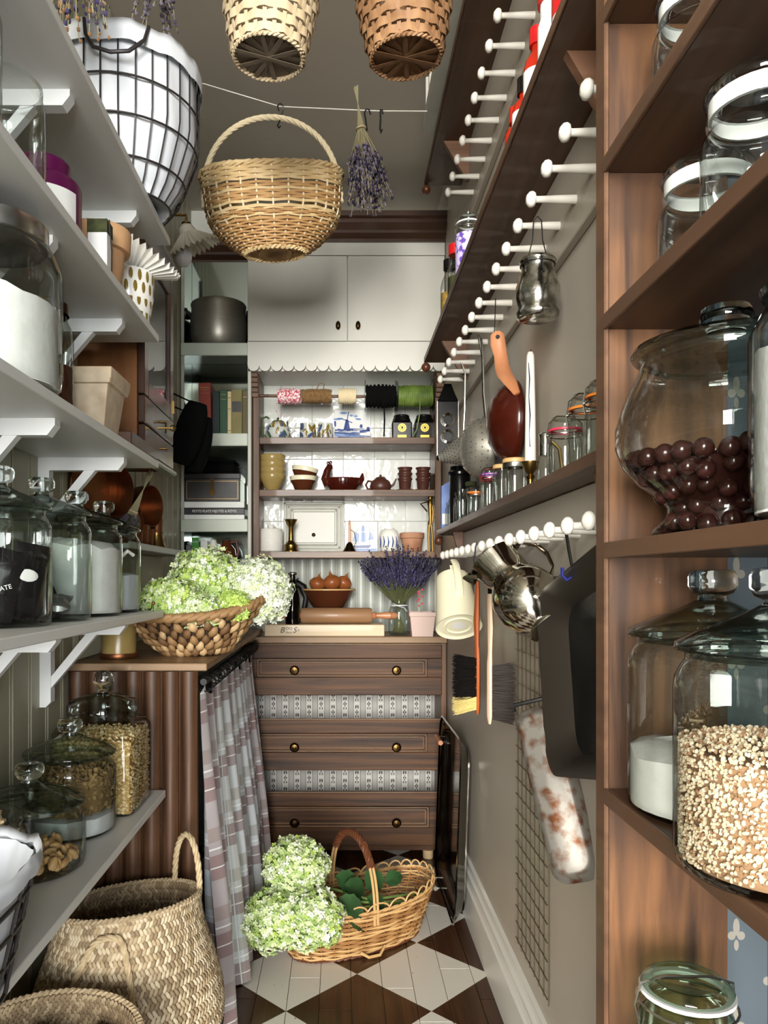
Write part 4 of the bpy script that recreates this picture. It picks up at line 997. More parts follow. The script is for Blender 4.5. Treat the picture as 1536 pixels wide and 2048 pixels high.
# third shelf
bj=thing('large_flour_jar','very large glass jar of flour with a steel screw lid','jar',(-.568,1.24,L3))
MB().lathe([(.0001,0),(.1,0),(.114,.01),(.117,.03),(.117,.19),(.112,.214),(.098,.236),(.09,.24)],48,caps=False).build('body','glass',bj,ang=80)
MB().lathe([(.093,.236),(.095,.24),(.095,.266),(.091,.27),(.0001,.27)],48).build('lid','steel',bj)
contents('flour','white flour filling the very large jar, sloping down to one side','flour',(-.568,1.24,L3),.111,.15,'flour',.006,slope=-.2)
screw_jar('slender bottle jar half full of brown spice beside the very large flour jar',(-.566,1.475,L3),.055,.215,'brass_dark',.02,fill='spice_brown',fh=.48)
screw_jar('short jar with a dark lid behind the square stone planter',(-.60,1.82,L3),.05,.17,'black_gloss',.03)
sp=thing('stone_planter','square tapered stone coloured planter with a moulded rim','planter',(-.545,1.665,L3),(0,0,R(0)))
p_,f_=sqloft([(0,.05,.003),(.105,.064,.003),(.107,.07,.004),(.113,.071,.004),(.116,.073,.004),(.138,.075,.004),(.138,.064,.004),(.02,.046,.003)]); f_.append(tuple(range(28))); f_.append(tuple(range(7*28,8*28)))
MB().add(p_,f_).build('pot_body','stone',sp,ang=30)
wt=thing('wooden_tray','dark glossy wooden tray lying along the shelf edge past the stone planter','tray',(-.515,1.835,L3))
MB().box(-.055,.05,-.11,.12,0,.006,.002).build('tray_floor','dark_wood',wt)
for q in ((-.055,.05,-.118,-.108),(-.055,.05,.118,.128),(-.058,-.05,-.118,.128),(.045,.053,-.118,.128)): MB().box(q[0],q[1],q[2],q[3],0,.03,.003).build('tray_side','dark_wood',wt)
# second shelf
pt=thing('purple_tub','purple plastic tub with stepped lid and white label on the second shelf','tub',(-.565,1.47,L2))
MB().lathe([(.0001,0),(.066,0),(.07,.005),(.071,.125),(.068,.132)],32).build('body','purple_plastic',pt); MB().lathe([(.063,.132),(.058,.138),(.05,.142),(.05,.168),(.047,.172),(.0001,.172)],32).build('lid','purple_plastic',pt)
mb=MB(); n=14
pts=[(.0716*cos(a),.0716*sin(a),z) for a in [R(-80+5*k) for k in range(n)] for z in (.03,.105)]; mb.add(pts,[(2*k,2*k+2,2*k+3,2*k+1) for k in range(n-1)]); mb.build('paper_label','label_white',pt)
bx=thing('small_carton','small white and green carton beside the purple tub','carton',(-.495,1.595,L2)); MB().box(-.02,.02,-.02,.02,0,.12,.002).build('carton_body','label_white',bx); MB().box(-.0205,.0205,-.0205,.0205,.09,.118).build('green_band','herb_green',bx)
MB().tube([(.022,-.01,.12),(.024,0,.06),(.022,.005,.004)],.0016,5).build('black_cord','black_iron',bx)
tp=thing('terracotta_pot','pale terracotta flower pot with a thick rim on the second shelf','flower pot',(-.53,1.70,L2))
MB().lathe([(.0001,0),(.042,0),(.044,.004),(.056,.098),(.066,.1),(.068,.106),(.07,.142),(.068,.146),(.06,.146),(.055,.1),(.03,.02)],32,caps=False).build('pot_body','terracotta',tp,ang=40)
pp=thing('patterned_pot','white pot printed with columns of olive leaf shapes holding the pleated shade','pot',(-.51,1.865,L2))
MB().lathe([(.0001,0),(.045,0),(.05,.005),(.06,.06),(.062,.115),(.06,.118),(.054,.118),(.052,.06),(.02,.01)],36,caps=False).build('pot_body','white_ceramic',pp,ang=40)
mb=MB(); 
for i in range(4):
    for k in range(18):
        a=2*pi*(k+(i%2)*.5)/18; z=.016+.028*i; r=.0625 if i>1 else (.0578+.0012*i*2); 
        mb.M=Matrix.Rotation(a,4,'Z')@Matrix.Translation((r-.0005+(0,-.004,.0,.0)[i]+(-.0055,.0015,-.0012,.0)[i],0,z)); mb.ball((0,0,0),.006,8,5,(.12,.85,2.3))
mb.M=None
mb.build('leaf_print','glaze_olive',pp,kind='stuff')
def pleat(mb,r0,r1,h,n=34,amp=.08,thick=.0):
    pts=[];fs=[]
    for k in range(2*n):
        a=pi*k/n; s_=1+amp*(1 if k%2 else -1)
        pts += [(r0*(1+amp*.4*(1 if k%2 else -1))*cos(a),r0*(1+amp*.4*(1 if k%2 else -1))*sin(a),h),(.5*(r0+r1)*cos(a),.5*(r0+r1)*sin(a),h*.5+(.004 if k%2 else -.004)),(r1*cos(a),r1*sin(a),(.0065 if k%2 else -.0065))]
    m=2*n
    for k in range(m):
        l=(k+1)%m
        for j in range(2): fs.append((3*k+j,3*l+j,3*l+j+1,3*k+j+1))
    return mb.add(pts,fs)
sh=thing('pleated_shade','white pleated ceramic lampshade resting tilted on the patterned pot','lampshade',(-.47,1.87,L2+.172)); sh.rotation_mode='QUATERNION'; sh.rotation_quaternion=Vector((-.55,.05,-.83)).to_track_quat('Z','Y'); sh.rotation_mode='XYZ'
pleat(MB(),.03,.095,.05).build('pleats','white_ceramic',sh,ang=10)
MB().lathe([(.03,.05),(.022,.066),(.008,.068)],24,caps=False).build('cap','white_ceramic',sh)
open_jar('clear glass jar nearest the camera on the second shelf',(-.545,1.06,L2),.075,.2)
open_jar('clear glass jar beside the nearest one on the second shelf',(-.54,1.23,L2),.068,.17)
# wire basket with white lining on the topmost shelf
def wire_basket(name,label,cat,loc,prof,nv,rows,wr,lining=True,sup=2,handle=True,rot=(0,0,0)):
    b=thing(name,label,cat,loc,rot)
    def pt(t,a):
        rx,ry,z=prof(t); c,s_=cos(a),sin(a); e=2.0/sup
        return (rx*math.copysign(abs(c)**e,c),ry*math.copysign(abs(s_)**e,s_),z)
    for k in range(nv):
        a=2*pi*(k+.5)/nv; MB().tube([pt(i/10,a) for i in range(11)],wr,5).build('upright_wire','wire_dark',b)
    for t in rows: MB().tube([pt(t,2*pi*k/48) for k in range(48)],wr*1.25,5,closed=True).build('hoop_wire','wire_dark',b)
    if lining:
        pts=[];fs=[];n=72;m=16; g=random.Random(2)
        for j in range(m+1):
            t=j/m
            for k in range(n):
                a=2*pi*k/n; x,y,z=pt(t,a); q=.955+.012*sin(a*9+t*3)+.008*sin(a*23+t*7)
                pts.append((x*q,y*q,z+.004))
        for j in range(m):
            for k in range(n): l=(k+1)%n; fs.append((j*n+k,j*n+l,(j+1)*n+l,(j+1)*n+k))
        fs.append(tuple(range(n)))
        # turned down cuff
        base=len(pts)
        for (t,q) in ((1.0,.985),(1.02,1.03),(.96,1.05),(.88,1.045)):
            for k in range(n):
                a=2*pi*k/n; x,y,z=pt(min(t,1),a); q2=q+.008*sin(k*2.2); pts.append((x*q2,y*q2,z+(.01 if t>1 else 0)+.004+.004*sin(k*.9)))
        for j in range(3):
            for k in range(n): l=(k+1)%n; fs.append((base+j*n+k,base+j*n+l,base+(j+1)*n+l,base+(j+1)*n+k))
        MB().add(pts,fs).build('cloth_lining','cloth_white',b,ang=180)
    return b,pt
def pr1(t): r=.118+.07*min(1,t*2.2)**.7-.0*t; return (r,r,.335*t)
b,pt_=wire_basket('laundry_basket','tall round wire laundry basket lined with white cloth on the topmost shelf','basket',(-.545,1.945,L1+.003),pr1,30,(.0,.18,.42,.68,.985),.0021)
MB().tube([(.105,-.165,.345),(.10,-.185,.30),(.07,-.205,.262),(.03,-.212,.255),(-.01,-.208,.27),(-.03,-.2,.305),(-.035,-.193,.345)],.0045,7).build('bail_handle','wire_dark',b)
# cloth lined basket on the lowest shelf
def pr2(t): return (.105+.035*t,.15+.03*t,.165*t)
b,pt_=wire_basket('lined_wire_basket','dark wire basket with a pale blue white cloth folded over its rim','basket',(-.528,.905,L5+.003),pr2,26,(.0,.3,.55,.8),.0024,sup=3.2)
rh=MB()
for k in range(20): a=pi*k/19; 
hp=[(.045*cos(pi*k/14),0,.05*sin(pi*k/14)) for k in range(15)]
rh.tube(hp,.016,10); 
for k in range(15):
    a=pi*(k+.5)/15; c=Vector((.045*cos(a),0,.05*sin(a))); d=Vector((cos(a),0,sin(a)))
    rh.tube([c+(d*cos(u)+Vector((0,1,0))*sin(u))*.0175 for u in [2*pi*q/10 for q in range(10)]],.0028,5,closed=True)
rh.build('rope_handle','rope',b,loc=(-.01,.185,.16),rot=(R(-10),0,R(25)))
# ------------------------------------------------------------------ copper ware, mill and bunch in the corner
Zs=1.3065
def pan(label,loc,r,d,rot,mat='copper',hl=.14,name='copper_pan',cat='pan'):
    p=thing(name,label,cat,loc,rot); MB().lathe([(.0001,0),(r*.93,0),(r*.97,.004),(r,d),(r*.98,d),(r*.94,.006),(.0001,.005)],32,ax='x',caps=False).build('dish',mat,p,ang=50)
    if hl: MB().tube([(d*.7,0,r*.98),(d*.7+.004,0,r+.03),(d*.7,0,r+hl)],[.006,.005,.007],6,flat=(1,.5),up=(1,0,0)).build('handle','brass_dark',p)
    return p
pan('round copper plate leaning on the spice ledge',(-.645,2.32,1.366),.058,.012,(0,R(16),R(-42)),hl=0,name='copper_plate',cat='plate')
pan('larger copper saucepan hanging high under the glazed cabinet',(-.675,2.20,1.455),.075,.05,(0,R(4),R(-25)))
pan('flat copper skillet hanging beside the brackets of the flour shelf',(-.68,2.07,1.445),.085,.03,(0,R(4),R(-28)),hl=0)
pan('small brown copper pan hanging nearest the corner shelves',(-.68,2.62,1.45),.07,.05,(0,0,R(-20)))
for k,(y,h) in enumerate(((2.42,.06),(2.49,.07),(2.56,.06))):
    c=thing('copper_cup',('short copper cup nearest the copper plate on the ledge','tall copper cup in the middle of the ledge','copper cup next to the pepper mill on the ledge')[k],'cup',(-.642,y,Zs)); MB().lathe([(.0001,0),(.022,0),(.024,.003),(.026,h),(.0275,h+.002),(.024,h),(.021,.005)],20,caps=False).build('cup_body','copper',c,ang=50)
pm_=thing('pepper_mill','copper and brass pepper mill with a bell shaped base on the ledge','mill',(-.64,2.70,Zs))
MB().lathe([(.0001,0),(.034,0),(.034,.006),(.028,.02),(.022,.05),(.022,.056)],24).build('base','brass',pm_); MB().lathe([(.0235,.056),(.0235,.062),(.021,.066),(.022,.09),(.0225,.105),(.017,.118),(.006,.124),(.0001,.126)],24).build('body','copper',pm_); MB().ball((0,0,.135),.007,10,7,(.8,.8,1.5)).build('finial','brass',pm_)
def bunch(name,label,cat,loc,rot,nst,L,spread,tie,fl,mats,seed,headlen=.3,size=.006,stemm='lav_stem',up=1,fr=(.62,1.0)):
    """stems fan out from the tie; flower spikes at the far end"""
    b=thing(name,label,cat,loc,rot); g=random.Random(seed); sm=MB(); fm=MB()
    for k in range(nst):
        a=g.uniform(0,2*pi); q=g.random()**.6; d=Vector((cos(a)*q*spread,sin(a)*q*spread,up)).normalized()
        ln=L*g.uniform(.62,1.08); back=tie*g.uniform(.7,1.1); c=Vector((cos(a)*.012*q,sin(a)*.012*q,0))
        bend=Vector((g.uniform(-.02,.02),g.uniform(-.02,.02),0))
        p0=c-Vector((d.x*.5,d.y*.5,up))*back; p2=c+d*ln; pm2=c+d*ln*.5+bend
        sm.tube([p0,c,pm2,p2],.0011,3)
        nb=fl; 
        for i in range(nb):
            t=fr[0]+(fr[1]-fr[0])*i/max(1,nb-1); 
            pp_=c+(pm2-c)*(t*2) if t<.5 else pm2+(p2-pm2)*((t-.5)*2)
            fm.m=g.randrange(len(mats)); s_=size*g.uniform(.7,1.2)*(1-.35*i/nb)
            fm.ball(pp_+Vector((g.uniform(-1,1),g.uniform(-1,1),g.uniform(-1,1)))*size*.5,s_,5,3,(1,1,1.25))
    sm.build('stems',stemm,b,kind='stuff'); fm.build('flower_spikes',list(mats),b,kind='stuff')
    return b
b=bunch('dried_bunch','dried herb bunch tied with raffia hanging head down under the glazed cabinet','dried flowers',(-.60,2.25,1.40),(R(180),R(24),0),60,.075,.35,.12,7,('herb_green','lav_grey2'),3,stemm='dry_stem',size=.0055,fr=(.3,1))
MB().tube([(.012*cos(t),.012*sin(t),0) for t in [2*pi*k/12 for k in range(12)]],.003,5,closed=True).build('raffia_tie','rope',b)
cr_=thing('stoneware_crock','tan stoneware crock with a copper ring foot at the back of the oak counter','crock',(-.60,2.10,.9885))
MB().lathe([(.0001,.014),(.046,.014),(.046,.13),(.042,.136),(.036,.136)],28).build('body','mustard',cr_); MB().lathe([(.0001,0),(.05,0),(.052,.006),(.05,.014),(.0001,.014)],28).build('ring_foot','copper',cr_)
# ------------------------------------------------------------------ corner nook things
N1,N2,N3,N4=2.2385,1.8405,1.4625,1.1905
sp=thing('stock_pot','big brushed steel stock pot with two loop handles on the top nook shelf','pot',(-.548,3.505,N1))
MB().lathe([(.0001,0),(.098,0),(.108,.006),(.124,.06),(.128,.12),(.122,.185),(.126,.205),(.123,.21),(.118,.2)],48,caps=False).build('body','steel_brushed',sp,ang=50)
for s_ in (-1,1): MB().tube([(s_*.122,-.03,.15),(s_*.133,-.03,.165),(s_*.144,-.022,.188),(s_*.144,.022,.188),(s_*.133,.03,.165),(s_*.122,.03,.15)],.005,7).build('loop_handle','wire_dark',sp)
def book(label,x0,x1,h,mat,z=N2,y=3.43,d=.15,lean=0,bands=None,name='book',txt=None,lying=False):
    w=x1-x0; b=thing(name,label,'book',(x0,y,z),(0,R(lean),0))
    MB().box(0,w,0,.004,0,h,.0015).build('spine',mat,b)
    for x in (0,w-.002): MB().box(x,x+.002,.003,d,0,h).build('cover',mat,b)
    MB().box(.0022,w-.0022,.004,d-.004,.003,h-.004).build('pages','paper',b)
    if bands:
        m=MB()
        for (zz,hh) in bands: m.box(w*.12,w*.88,-.0008,.001,h*zz,h*zz+hh)
        m.build('spine_print','gilt' if mat!='book_cream' else 'book_black',b)
    return b
sx=3.43/F
def bx(px): return (px-CX)*sx
book('thick worn red cloth book leaning in the nook row',bx(399),bx(423),.238,'book_red',lean=-1.2,bands=((.86,.0015),(.8,.0015),(.9,.004)))
book('very dark green book next to the red one',bx(425),bx(439),.2,'book_dkgreen')
book('mid green cloth book in the nook row',bx(439.5),bx(454.5),.205,'book_green',bands=((.9,.002),(.8,.002)))
book('slim cream book between green and tan ones',bx(455),bx(462.5),.2,'book_cream',bands=((.85,.002),(.6,.002),(.12,.002)))
b=book('wide tan book with a dark spine label',bx(463),bx(484),.208,'book_tan'); w_=bx(484)-bx(463); MB().box(.003,w_-.003,-.001,.001,.108,.155).build('spine_label','book_black',b)
book('olive book at the right end of the nook row',bx(484.8),bx(495.5),.204,'book_olive',bands=((.85,.002),))
for k,(z,w_) in enumerate(((N2,.09),(N2+.036,.082))):
    b=thing('book',('tan book lying flat under another beside the red book','pale tan book lying on top of another beside the red book')[k],'book',(bx(357),3.44,z)); MB().box(0,w_,0,.14,0,.034,.003).build('cover','book_tan' if k==0 else 'book_cream',b); MB().box(.003,w_+.0005,.003,.137,.005,.029).build('pages','paper',b)
def sack(label,loc,w,h,d,rot):
    o=MB(); n=20; pts=[];fs=[]; m=10
    for j in range(m+1):
        t=j/m; s_=(sin(pi*min(1,.08+t*.84)))**.35
        for k in range(n): a=2*pi*k/n; c,q=cos(a),sin(a); pts.append((w*s_*math.copysign(abs(c)**.6,c),d*s_*math.copysign(abs(q)**.6,q),h*t))
    for j in range(m):
        for k in range(n): l=(k+1)%n; fs.append((j*n+k,j*n+l,(j+1)*n+l,(j+1)*n+k))
    fs += [tuple(range(n)),tuple(range(m*n,m*n+n))]
    t_=thing('hanging_felt_bag',label,'bag',loc,rot); o.add(pts,fs).build('bag_body','black_felt',t_,ang=180)
    m_=Euler(rot).to_matrix().inverted(); MB().tube([(0,0,h*.97),m_@(Vector((-.699,loc[1],loc[2]+h+.06))-Vector(loc))],.003,6).build('hanging_strap','black_felt',t_); return t_
sack('black felt bag hanging higher beside the glazed cabinet',(-.60,2.92,1.64),.055,.24,.035,(0,R(16),0)); sack('black felt bag hanging lower in front of the books',(-.565,2.98,1.62),.05,.215,.03,(0,R(11),0))
tr=thing('leather_casket','small black leather casket with gilt tooled borders and clasp','casket',(-.564,3.50,N3+.0855))
MB().box(-.124,.124,-.075,.09,0,.118,.003).build('body','leather',tr); MB().box(-.127,.127,-.078,.092,.1,.128,.004).build('lid','leather',tr)
m=MB()
for q in ((-.115,.115,.012,.0145),(-.115,.115,.09,.0925),(-.115,-.1125,.012,.0925),(.1125,.115,.012,.0925)): m.box(q[0],q[1],-.0765,-.0745,q[2],q[3])
m.build('gilt_border','gilt',tr)
MB().prism([(-.006,.11),(.006,.11),(.009,.06),(.016,.045),(0,.02),(-.016,.045),(-.009,.06)],-.08,-.075,'y').build('clasp','brass_dark',tr)
b=thing('black_box','low black box lying on the leather casket','box',(-.555,3.51,N3+.214)); MB().box(-.09,.09,-.06,.07,0,.05,.012).build('box_body','black_felt',b); MB().box(-.092,.092,-.062,.072,.05,.062,.004).build('lid','black_felt',b)
for k,(z,m,lab) in enumerate(((0,'book_white','white cookbook lying at the bottom of the nook stack'),(.0285,'book_black','black cookbook with white lettering lying under the casket'),(.0575,'book_white','white book lying right under the leather casket'))):
    b=thing('cookbook',lab,'book',(-.562,3.495,N3+z)); MB().box(-.143,.143,-.085,.1,0,.0275,.002).build('cover',m,b)
    if k==1: text('PETITS PLATS MIJOTÉS & RÔTIS',.0155,'label_white',b,(.01,-.0855,.0135),(R(90),0,0),sx=.92)
for k,(px0,px1,h,m,lab) in enumerate(((371,381,.165,'book_grey','slim grey book at the left end of the low nook shelf'),(382,397,.2,'book_lime','bright green book on the low nook shelf'),(400,414,.185,'book_white','white lettered book beside the bright green one'))):
    b=book(lab,bx(px0),bx(px1),h,m,z=N4,y=3.44)
    if k==1: text('Pure Baking',.011,'label_white',b,((bx(px1)-bx(px0))/2,-.0008,h-.02),(R(90),0,0),sx=.5)
    if k==2: text('PARIS',.02,'book_black',b,((bx(px1)-bx(px0))/2,-.0008,h*.45),(R(90),R(-90),0))
bo=thing('white_bottle','white plastic bottle with rounded cap on the low nook shelf','bottle',(bx(424),3.47,N4)); MB().lathe([(.0001,0),(.018,0),(.018,.12),(.016,.13)],20).build('body','label_white',bo); MB().lathe([(.016,.13),(.017,.17),(.012,.19),(.0001,.196)],20).build('cap','white_ceramic',bo)
dj=thing('dark_jug','dark brown rounded jug lying behind the bottles on the low nook shelf','jug',(bx(447),3.52,N4)); MB().lathe([(.0001,0),(.03,0),(.042,.04),(.048,.1),(.04,.15),(.02,.175),(.018,.19)],24,caps=False).build('body','brown_glaze',dj,ang=60); MB().tube([(.018,0,.18),(.045,0,.185),(.055,0,.14),(.044,0,.1)],.006,7).build('handle','brown_glaze',dj)
# wall lamp
lp=thing('wall_lamp','brass arm wall lamp with a pleated white glass shade and a bare bulb','lamp',(-.575,2.9,2.50))
MB().tube([(-.123,0,.03),(-.05,0,.075),(0,0,.075),(0,0,.06),(.004,0,.02)],.005,8).build('arm','brass',lp); MB().lathe([(.022,0),(.022,.01),(.012,.02)],16,(-.125,0,.03),ax='x').build('wall_rose','brass',lp)
MB().lathe([(.008,.04),(.018,.04),(.018,.044),(.012,.046),(.012,.0),(.016,-.004)],16).build('socket','brass',lp)
s_=pleat(MB(),.034,.105,.06,n=30,amp=.1).build('shade','lamp_glass',lp,loc=(.03,0,-.055),rot=(R(14),R(-22),0),ang=10)
MB().lathe([(.035,.06),(.026,.085),(.012,.094)],24,caps=False).build('shade_cap','lamp_glass',s_)
MB().lathe([(.0001,-.125),(.02,-.12),(.033,-.102),(.036,-.08),(.028,-.055),(.016,-.034),(.014,-.005)],24,(-.012,-.01,0)).build('bulb','bulb_white',lp,ang=80)
# ------------------------------------------------------------------ hutch: top shelf and spool rod
HY=3.525; hs=HY/F
def hx(px): return (px-CX)*hs
T1,T2,T3=1.8365,1.6035,1.3285
def spool(name,label,px0,px1,r,mat,flange=None,turns=14,tr=.004,cat='spool'):
    y=3.47; k=y/F; x0=(px0-CX)*k; x1=(px1-CX)*k; z=2.0275
    o=thing(name,label,cat,(0,y,z)); z0=-(r-.012)*1.0+.006
    mb=MB()
    for i in range(turns):
        x=x0+(x1-x0)*(i+.5)/turns; rr=r*(1-.06*abs(2*(i+.5)/turns-1)**3)*(1+.02*sin(i*5))
        mb.tube([(x+.002*sin(q*2+i),(rr-tr)*cos(q),(rr-tr)*sin(q)) for q in [2*pi*j/20 for j in range(20)]],tr,6,closed=True)
    mb.lathe([(.0075,x0),(r-tr*1.4,x0),(r-tr*1.4,x1),(.0075,x1)],20,ax='x',caps=False)
    mb.build('windings',mat,o,ang=60)
    if flange:
        for x in (x0-.003,x1+.001): MB().lathe([(.008,x),(r+.018,x),(r+.018,x+.002),(.008,x+.002)],24,ax='x',caps=False).build('flange',flange,o)
    return o
def drop(o,pts,mat,r=.0016): MB().tube(pts,r,5).build('loose_end',mat,o)
o=spool('twine_spool','red and white bakers twine wound on the hutch rod',556,601,.036,'twine_red',turns=13); drop(o,[(-.27,-.03,-.02),(-.285,-.032,-.06),(-.27,-.03,-.1),(-.24,-.03,-.085)],'twine_red')
o=spool('twine_spool','brown jute twine wound on the hutch rod',603,663,.034,'jute',turns=17); drop(o,[(-.10,-.02,.03),(-.085,-.02,.055),(-.065,-.02,.05),(-.07,-.02,.03)],'jute',.0022)
spool('yarn_ball','cream cotton yarn ball threaded on the hutch rod',677,712,.036,'yarn',turns=10,cat='yarn')
o=spool('ribbon_spool','wide black ribbon spool on the hutch rod',731,790,.054,'black_felt','glass_pane',turns=8,tr=.006); drop(o,[(.2,-.05,-.03),(.202,-.052,-.12),(.2,-.05,-.19)],'black_felt',.0035)
o=spool('wire_spool','green coated garden wire spool on the hutch rod',795,864,.05,'green_wire','glass_pane',turns=20,tr=.004); drop(o,[(.36,-.05,-.02),(.358,-.052,-.09),(.345,-.05,-.16),(.33,-.05,-.188)],'green_wire',.003)
def teapot(label,x,z,r,h,mat,parts,spout=1,hoop=False,name='teapot'):
    t=thing(name,label,'teapot',(x,HY,z))
    MB().lathe([(.0001,0),(r*.7,0),(r*.9,h*.1),(r,h*.4),(r*.86,h*.75),(r*.5,h*.98),(.0001,h)],32).build('body',mat,t,ang=70)
    l=MB().lathe([(r*.5,h*.96),(r*.46,h*1.05),(r*.12,h*1.14),(.0001,h*1.15)],24).build('lid',parts,t); MB().ball((0,0,h*1.2),r*.11,10,7).build('lid_knob',parts,l)
    MB().tube([(r*.85*spout,0,h*.35),(r*1.2*spout,0,h*.55),(r*1.45*spout,0,h*.98)],[r*.16,r*.12,r*.07],8).build('spout',mat,t)
    if hoop: MB().tube([(-r*.75*spout,0,h*.2),(-r*1.25*spout,0,h*.35),(-r*1.3*spout,0,h*1.2),(-r*.9*spout,0,h*1.3),(-r*.7*spout,0,h*1.2)],.005,7).build('handle',parts,t)
    else: MB().tube([(-r*.8*spout,0,h*.75),(-r*1.15*spout,0,h*.8),(-r*1.35*spout,0,h*.5),(-r*1.15*spout,0,h*.2),(-r*.85*spout,0,h*.2)],r*.1,7).build('handle',parts,t)
    return t
t=teapot('painted stoneware teapot with blue and olive leaves on the top hutch shelf',hx(556),T1,.058,.085,'grey_ceramic','glaze_green',hoop=True)
def daubs(t,r,h,cols,n,seed,ell=None):
    g=random.Random(seed)
    for ci,c in enumerate(cols):
        mb=MB()
        for k in range(n):
            a=g.uniform(-pi,0); z=h*g.uniform(.2,.85); rr=r(z/h)
            mb.M=Matrix.Rotation(a,4,'Z')@Matrix.Translation((rr,0,z))@Euler((g.uniform(-.9,.9),0,0)).to_matrix().to_4x4(); mb.ball((0,0,0),.008*g.uniform(.7,1.4),8,5,(.12,.7,1.9))
        mb.M=None; mb.build('painted_leaf',c,t,kind='stuff')
daubs(t,lambda q:.058*(.9 if q<.15 else 1-.35*max(0,q-.4)),.085,('glaze_blue','glaze_olive','glaze_green'),7,3)
for px,lab,sd in ((616,'painted stoneware mug next to the painted teapot',5),(651,'painted stoneware mug next to the windmill tile',9)):
    m=thing('mug',lab,'mug',(hx(px),HY,T1)); MB().lathe([(.0001,0),(.032,0),(.036,.006),(.037,.04),(.034,.072),(.0345,.078),(.031,.076),(.03,.01),(.0001,.006)],28,caps=False).build('body','grey_ceramic',m,ang=60); daubs(m,lambda q:.0365,.075,('glaze_olive','glaze_blue','glaze_olive'),6,sd)
# windmill tile
def pic_tile(name,label,x0,x1,z,h,base,shapes,border=None,y=3.60,rx=-7):
    t=thing(name,label,'tile',((x0+x1)/2,y,z),(R(rx),0,0)); w=x1-x0
    MB().box(-w/2,w/2,0,.008,0,h,.0015).build('tile_body',base,t)
    for nm,mt,polys in shapes:
        m=MB()
        for p in polys: m.prism([((u-.5)*w,v*h) for u,v in p],-.0006,.0002,'y')
        m.build(nm,mt,t,smooth=False)
    return t
g=random.Random(4)
def blob(cx_,cy_,rx,ry,n=10,j=.2): return [(cx_+rx*cos(2*pi*k/n)*(1+g.uniform(-j,j)),cy_+ry*sin(2*pi*k/n)*(1+g.uniform(-j,j))) for k in range(n)]
def bar(x0,y0,x1,y1,wd):
    d=Vector((x1-x0,y1-y0)); n=Vector((-d.y,d.x)).normalized()*wd; return [(x0+n.x,y0+n.y),(x1+n.x,y1+n.y),(x1-n.x,y1-n.y),(x0-n.x,y0-n.y)]
mill=[[(.26,.42),(.44,.42),(.40,.66),(.31,.66)],blob(.355,.68,.05,.04),bar(.355,.68,.50,.62,.012),bar(.355,.68,.2,.74,.012),bar(.355,.68,.40,.94,.012),bar(.355,.68,.31,.45,.012)]+[bar(.02+.08*k,.40+.03*(k%2),.12+.08*k,.41,.02) for k in range(6)]+[blob(.74,.52,.04,.06),blob(.93,.44,.05,.07),blob(.03,.6,.03,.09),bar(.7,.36,.98,.4,.03)]
water=[bar(.02+g.uniform(0,.5),.03+.02*k,.45+g.uniform(.1,.5),.035+.02*k+g.uniform(-.02,.02),.007) for k in range(22)]+[bar(.0,.33,.45,.30,.02),bar(.1,.2,.9,.16,.012),bar(.3,.26,1,.22,.014),bar(0,.06,.6,.09,.012)]
sky=[blob(g.uniform(.08,.92),g.uniform(.72,.93),g.uniform(.05,.1),.03) for k in range(7)]
pic_tile('windmill_tile','blue and white tile picture of a windmill by water on the hutch',hx(668)*1.03,hx(741)*1.03,T1,.165,'delft_white',(('sky_print','delft_light',sky),('water_print','delft_light',[bar(.02,.1,.98,.1,.1),bar(.02,.3,.7,.25,.06)]),('windmill_print','delft_blue',mill+water)),y=3.605,rx=-6)
for px,lab in ((803,'black tea tin with round gold emblem, the left of the pair'),(848,'black tea tin with round gold emblem, the right of the pair')):
    t=thing('tea_tin',lab,'tin',(hx(px),HY,T1),group='black tea tins'); w=.046
    MB().box(-w,w,-.035,.035,0,.083,.006).build('body','black_gloss',t)
    MB().lathe([(.044,.083),(.04,.098),(.036,.104),(.036,.112),(.033,.116),(.0001,.116)],28,wob=None).build('lid','black_gloss',t)
    m=MB().lathe([(.0001,-.0355),(.019,-.0355),(.019,-.0362),(.0001,-.0362)],24,(0,0,.054),ax='y'); m.box(-.02,.02,-.0362,-.035,.01,.021)
    m.build('gold_emblem','gold_print',t); 
    m=MB()
    for k in range(9): a=2*pi*k/9; m.ball((.0115*cos(a),-.0362,.054+.0115*sin(a)),.0022,6,4,(1,.2,1))
    m.ball((0,-.0362,.054),.005,8,5,(1,.2,1.2)); m.build('emblem_detail','black_gloss',t)
# middle shelf
ob=None
for k in range(4):
    b=thing('mixing_bowl',('bottom','second','third','top')[k]+' bowl of the mustard yellow stack on the hutch','bowl',(hx(545),HY,T2+.028*k),group='mustard bowls')
    sc_=1.0
    MB().lathe([(.0001,.0),(.026,0),(.028,.006),(.042,.03),(.055,.055),(.0585,.064),(.0585,.082),(.0575,.0835),(.055,.08),(.05,.05),(.03,.015),(.0001,.008)],32,caps=False).build('bowl_body','mustard',b,ang=40)
for k in range(2):
    b=thing('ribbed_bowl',('brown ribbed bowl with cream rim under a tilted one','brown bowl with cream rim tilted inside the ribbed one')[k],'bowl',(hx(606),HY,T2+(.0 if k==0 else .042)),(0,R(0 if k==0 else 9),0),group='brown cream rimmed bowls')
    MB().lathe([(.0001,0),(.028,0),(.04,.015),(.058,.05)],40,caps=False,wob=lambda a,z:1+(.012*sin(a*26) if .005<z<.045 else 0)).build('bowl_body','brown_glaze',b,ang=60); MB().lathe([(.058,.05),(.062,.068),(.0605,.07),(.054,.05),(.03,.012),(.0001,.006)],40,caps=False).build('cream_lining','cream_enamel',b,ang=60)
hn=thing('hen_dish','red brown glazed basket dish shaped like a sitting hen','dish',(hx(686),HY,T2))
